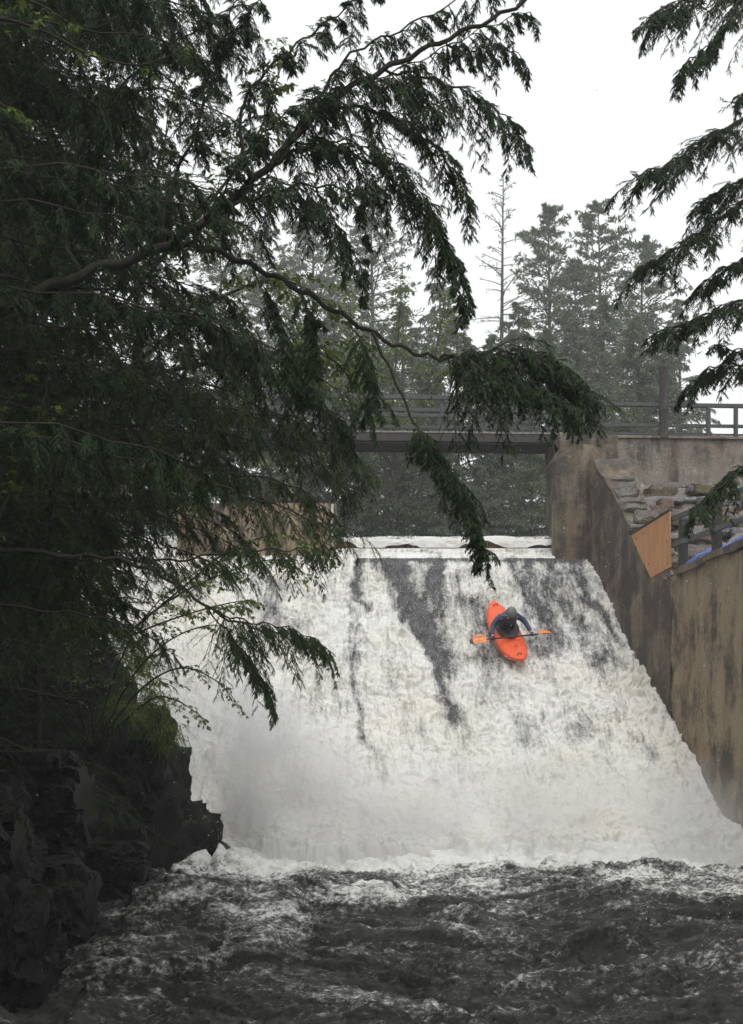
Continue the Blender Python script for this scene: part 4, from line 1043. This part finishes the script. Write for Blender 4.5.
# left bank wood: dark conifers filling the left side
pG = conifer('bank_conifer', 12, 2.9, .17, .02, 120, (M_spr, M_bark), pine=False, seed=11, blade=(.10, .012), n2=12, n3=7, lift=-.05)
pH = conifer('bank_conifer', 14, 3.3, .19, .05, 130, (M_spr, M_bark), pine=False, seed=12, blade=(.11, .013), n2=12, n3=7, lift=0)
bank = [(pG, -5.5, 15.2, .95, 'bank conifer rooted closest behind the low bough'),
        (pH, -5.7, 17.6, .9, 'bank conifer standing level with the rocky headland'),
        (pG, -7.9, 22.5, .95, 'bank conifer beside the left edge of the falls'),
        (pH, -8.6, 19.6, 1.15, 'bank conifer deep in the left wood behind the headland'),
        (pH, -9.6, 25.5, 1.2, 'bank conifer deep in the left wood level with the crest'),
        (pG, -9.3, 31.2, 1.2, 'bank conifer behind the left end of the bridge'),
        (pH, -7.2, 34.0, 1.1, 'bank conifer beyond the bridge, nearest the reservoir edge'),
        (pH, -12.0, 36.0, 1.2, 'bank conifer beyond the left bridge abutment, furthest back'),
        (pG, -7.3, 13.0, 1.05, 'bank conifer in the second row behind the near hemlock'),
        (pG, -4.45, 18.4, .46, 'small bank conifer on top of the headland beside the white water'),
        (pG, -4.95, 16.3, .5, 'small bank conifer on the rocks just nearer than the headland'),
        (pG, -5.5, 19.6, .6, 'small bank conifer behind the headland, against the upper falls'),
        (pG, -5.4, 9.3, .8, 'bank conifer closest to the left border behind the near hemlock')]
for i, (pr, x, y, s, lab) in enumerate(bank):
    use(pr, first, (x, y, float(ground(x, y)) - .1), i * 2.1, s, lab, group='dark conifers on the left bank')
# wood on the right bank, and behind the camera, which shades the gorge
for i, (x, y, s) in enumerate([(13, 14, 1.2), (12, 4, 1.2), (-8.5, 2, 1.3), (-9, -6, 1.3), (11, -6, 1.3), (-4, -16, 1.4), (5, -17, 1.4), (0, -22, 1.4)]):
    if y > -12: z = float(ground(x, y))
    else: z = -1
    use(pG if i % 2 else pH, first, (x, y, z), i * 1.3, s, 'conifer standing in the wood downstream, out of the picture', group='conifers downstream')

# ---- broadleaf shrubs and saplings
def leafy(name, label, stems, mat, nleaf, size, cat_='shrub', spread=.35, n1=8, n2=6, droop=.2, group=None, seed=1, r0=.012):
    r = np.random.default_rng(seed)
    base = stems[0][0]
    root = empty(name, tuple(base), label=label, category=cat_, group=group)
    wood = Acc(); leaf = Acc(); mb = MB()
    for st in stems:
        sp = smooth_poly(st, 5); mb.tube(sp, list(np.linspace(r0, r0 * .25, len(sp))), 6)
        B1 = poly_branches(sp, n1, .8, lambda t: spread * (1.1 - .5 * t), droop, t0=.25, r=r)
        wood.sticks(B1, r0 * .3, r0 * .1, 3, r)
        B2 = kids(B1, n2, .2, 1, .7, lambda t: .45 * (1.1 - .6 * t), droop, r=r); wood.sticks(B2, r0 * .12, r0 * .08, 2, r)
        B3 = kids(cat(B1, B2), nleaf, .2, 1, .9, lambda t: 0 * t + 1, .3, jit=.35, lift=-.15, r=r)
        B3 = (B3[0], B3[1], r.uniform(.6, 1.2, len(B3[0])) * size, B3[3])
        leaf.blades(B3, size * .33, r=r, flat=.5, wide=.5)
    under('stem', mb.mesh('stem', M_twig, True), root); under('twigs', wood.mesh('twigs', M_twig), root); under('leaves', leaf.mesh('leaves', mat), root)
    return root
def QQ(l, Y): return [P(x, y, Y) for x, y in l]
leafy('maple_sapling', 'young broadleaf branch with bright yellow-green leaves at the top left against dark needles',
      [QQ([(-120, 60), (-20, 20), (40, 30), (90, 55), (140, 65), (178, 52)], 6.3), QQ([(-60, 40), (0, 0), (40, 5), (75, 28)], 6.3), QQ([(-100, 120), (-20, 100), (10, 110), (30, 125)], 6.2)], M_maple, 3, .05, 'tree', .14, 7, 2, seed=3)
leafy('maple_sapling', 'young broadleaf with yellow-green leaves on a crooked stem at the left edge',
      [QQ([(-60, 640), (-10, 540), (30, 440), (45, 395), (48, 370)], 7.5), QQ([(-30, 560), (-20, 450), (10, 400), (30, 380)], 7.5), QQ([(-10, 540), (0, 480), (40, 420), (60, 405)], 7.5)], M_maple, 3, .055, 'tree', .14, 7, 2, seed=4)
leafy('alder_shrub', 'shrub of thin dark stems with pale green leaves leaning over the white water',
      [QQ([(95, 745), (110, 690), (130, 640), (160, 600), (200, 570)], 13.5), QQ([(100, 745), (130, 680), (170, 640), (215, 625), (250, 640)], 13.5), QQ([(98, 745), (140, 690), (180, 668), (215, 680), (235, 700)], 13.5),
       QQ([(95, 745), (90, 680), (100, 620), (120, 580)], 13.5), QQ([(100, 745), (150, 700), (175, 700), (200, 715)], 13.4), QQ([(90, 745), (75, 690), (70, 640), (80, 590)], 13.5)], M_maple2, 3, .06, spread=.4, n1=10, n2=4, seed=5, r0=.016)
leafy('alder_shrub', 'leafy yellow-green shrub at the top left corner of the white water',
      [QQ([(120, 640), (170, 600), (220, 575), (270, 560), (300, 570)], 17), QQ([(120, 640), (180, 590), (230, 550), (280, 535), (320, 550)], 17), QQ([(120, 640), (170, 620), (220, 605), (250, 600)], 17)], M_maple, 4, .08, spread=.7, n1=12, n2=6, seed=6, r0=.02)
leafy('birch_tree', 'light green spring broadleaf beyond the bridge between hanging hemlock twigs',
      [QQ([(395, 520), (392, 420), (398, 340), (402, 290)], 44), QQ([(395, 500), (370, 420), (355, 350), (350, 300)], 44), QQ([(395, 490), (425, 400), (440, 330), (445, 300)], 44), QQ([(395, 470), (330, 380), (300, 320), (290, 290)], 44)], M_maple, 5, .2, 'tree', 2.0, 22, 8, seed=7, r0=.08)
leafy('maple_tree', 'spring maple with small olive-yellow leaves glowing through the dark needles on the left',
      [QQ([(-60, 620), (20, 480), (90, 350), (140, 230), (170, 120)], 13), QQ([(20, 480), (120, 380), (200, 310), (270, 280), (310, 290)], 13), QQ([(90, 350), (160, 260), (220, 190), (260, 130), (280, 70)], 13.2),
       QQ([(-20, 550), (80, 500), (160, 450), (230, 420)], 13), QQ([(90, 350), (80, 250), (100, 150), (110, 60)], 12.8), QQ([(120, 380), (230, 360), (310, 350), (345, 370)], 13)], M_maple3, 5, .085, 'tree', 1.0, 24, 6, seed=17, r0=.03)
# fern and moss tufts on the rock
def tufts(name, label, spots, mat, L, nb, w, cat_, group=None):
    r = np.random.default_rng(5)
    for i, (x, y, Y) in enumerate(spots):
        p = P(x, y, Y); root = empty(name, tuple(p), label=label[i], category=cat_, group=group)
        a = r.uniform(0, 6.28, nb); e = r.uniform(.1, 1.2, nb)
        D = np.stack([np.cos(a) * np.cos(e), np.sin(a) * np.cos(e), np.sin(e)], -1)
        acc = Acc(); acc.blades((np.zeros((nb, 3)) + r.normal(0, .12, (nb, 3)), D, r.uniform(.5, 1.2, nb) * L, r.uniform(.5, 1.4, nb)), w, r=r)
        obj('blades', acc.mesh('blades', mat), root)
tufts('grass_tuft', ['grass tuft hanging over the rock edge at the top of the bank headland', 'grass tuft lower on the rock edge beside the white water', 'grass clump on the shaded rock left of the headland', 'small grass clump high on the rock under the shrub'],
      [(150, 700, 17.6), (165, 735, 17.9), (120, 710, 16.8), (140, 665, 17)], M_maple, .5, 260, .008, 'grass', 'grass tufts on the left rocks')

# ------------------------------------------------------------------ droplets thrown off the falls, and light snow in the air
def specks(name, C_, rad, mat, **p):
    m = len(C_); o6 = np.array([[1, 0, 0], [-1, 0, 0], [0, 1, 0], [0, -1, 0], [0, 0, 1.2], [0, 0, -1.2]])
    V = (C_[:, None] + o6[None] * rad[:, None, None]).reshape(-1, 3)
    T = np.array([[0, 2, 4], [2, 1, 4], [1, 3, 4], [3, 0, 4], [2, 0, 5], [1, 2, 5], [3, 1, 5], [0, 3, 5]])
    obj(name, mesh_np(name, V, (np.arange(m)[:, None, None] * 6 + T[None]).reshape(-1, 3), mat), kind='stuff', **p)
rs = np.random.default_rng(99); M_drop = m_plain('droplets', (.8, .8, .8), .4, .05)
n_ = 20000; t = rs.random(n_) ** .8; sY, sZ = prof(.08 + t * .92); X = -6.8 + rs.random(n_) * (xr(sY) + 6.7)
hgt = rs.exponential(.09, n_) * (.6 + 1.2 * t) + .05 + np.exp(-((t - 1) / .1) ** 2) * rs.exponential(.25, n_)
specks('water_droplets', np.stack([X, sY - .6 * hgt, sZ + .8 * hgt + .05], -1), rs.uniform(.003, .009, n_), M_drop, label='white droplets flying off the falling water', category='spray')
n_ = 500; a = rs.normal(0, 1, (n_, 3)) * [.42, .2, .2] + [fx + .2, fy - .95, zc - .75]
specks('kayak_splash', a, rs.uniform(.004, .014, n_), M_drop, label='white splash thrown up round the bow of the kayak', category='spray')
n_ = 2600; Y = rs.uniform(9, 36, n_); specks('snowflakes', np.stack([rs.uniform(-.36, .36, n_) * Y, Y, CH + rs.uniform(-.25, .64, n_) * Y], -1), rs.uniform(.0025, .0065, n_), M_drop, label='fine wet snow falling through the air', category='snow')

n_ = 130000; Y = 31 + 46 * rs.random(n_) ** .8; C2 = np.stack([rs.uniform(-.42, .42, n_) * Y, Y, CH + rs.uniform(.08, .62, n_) * Y], -1); C2 = C2[C2[:, 2] > 7]; m = len(C2)
rr = rs.uniform(.006, .0125, m)[:, None, None]; T4 = np.array([[1, 1, 1], [-1, -1, 1], [-1, 1, -1], [1, -1, -1]]) * .7
V = (C2[:, None] + T4[None] * rr).reshape(-1, 3)
obj('snowflakes', mesh_np('snowflakes', V, (np.arange(m)[:, None, None] * 4 + np.array([[0, 1, 2], [0, 3, 1], [0, 2, 3], [1, 3, 2]])[None]).reshape(-1, 3), M_drop), kind='stuff', label='veil of wet snow falling beyond the bridge', category='snow')

# ferns and low leafy clumps rooted on the bank rocks
rf = np.random.default_rng(321)
FL = ['beside the second ledge', 'above the nearest boulder', 'in the dark cleft', 'below the thin-stemmed shrub', 'near the left border', 'on the highest ledge', 'over the domed wave', 'just above the waterline', 'between two ledges', 'under the small conifers', 'left of the grass clump', 'at the foot of the tree trunks', 'on the shaded rock face', 'behind the midway boulder']
for i in range(14):
    Y = 10.5 + 8.3 * (i + .5) / 14; d = rf.uniform(.5, 2.0); z = float(cliff(d)) + .05
    root = empty('fern', (float(xl(Y)) - d + .15, Y, z), label='dark green fern clump on the bank rocks ' + FL[i], category='fern', group='ferns on the left bank rocks')
    nb = 16; a = rf.uniform(0, 6.28, nb); e = rf.uniform(.2, 1.0, nb); D = np.stack([np.cos(a) * np.cos(e), np.sin(a) * np.cos(e), np.sin(e)], -1)
    Bf = (rf.normal(0, .05, (nb, 3)), D, rf.uniform(.3, .6, nb), rf.uniform(.5, .9, nb)); acc = Acc()
    K = kids(Bf, 26, .1, 1, 1.2, lambda t: .34 * (1.1 - t), .15, jit=.1, r=rf); acc.blades(K, .011, r=rf, wide=.35)
    st_ = Acc(); st_.sticks(Bf, .004, .001, 4, rf)
    obj('frond', acc.mesh('frond', M_spr), root); obj('stem', st_.mesh('stem', M_twig), root)
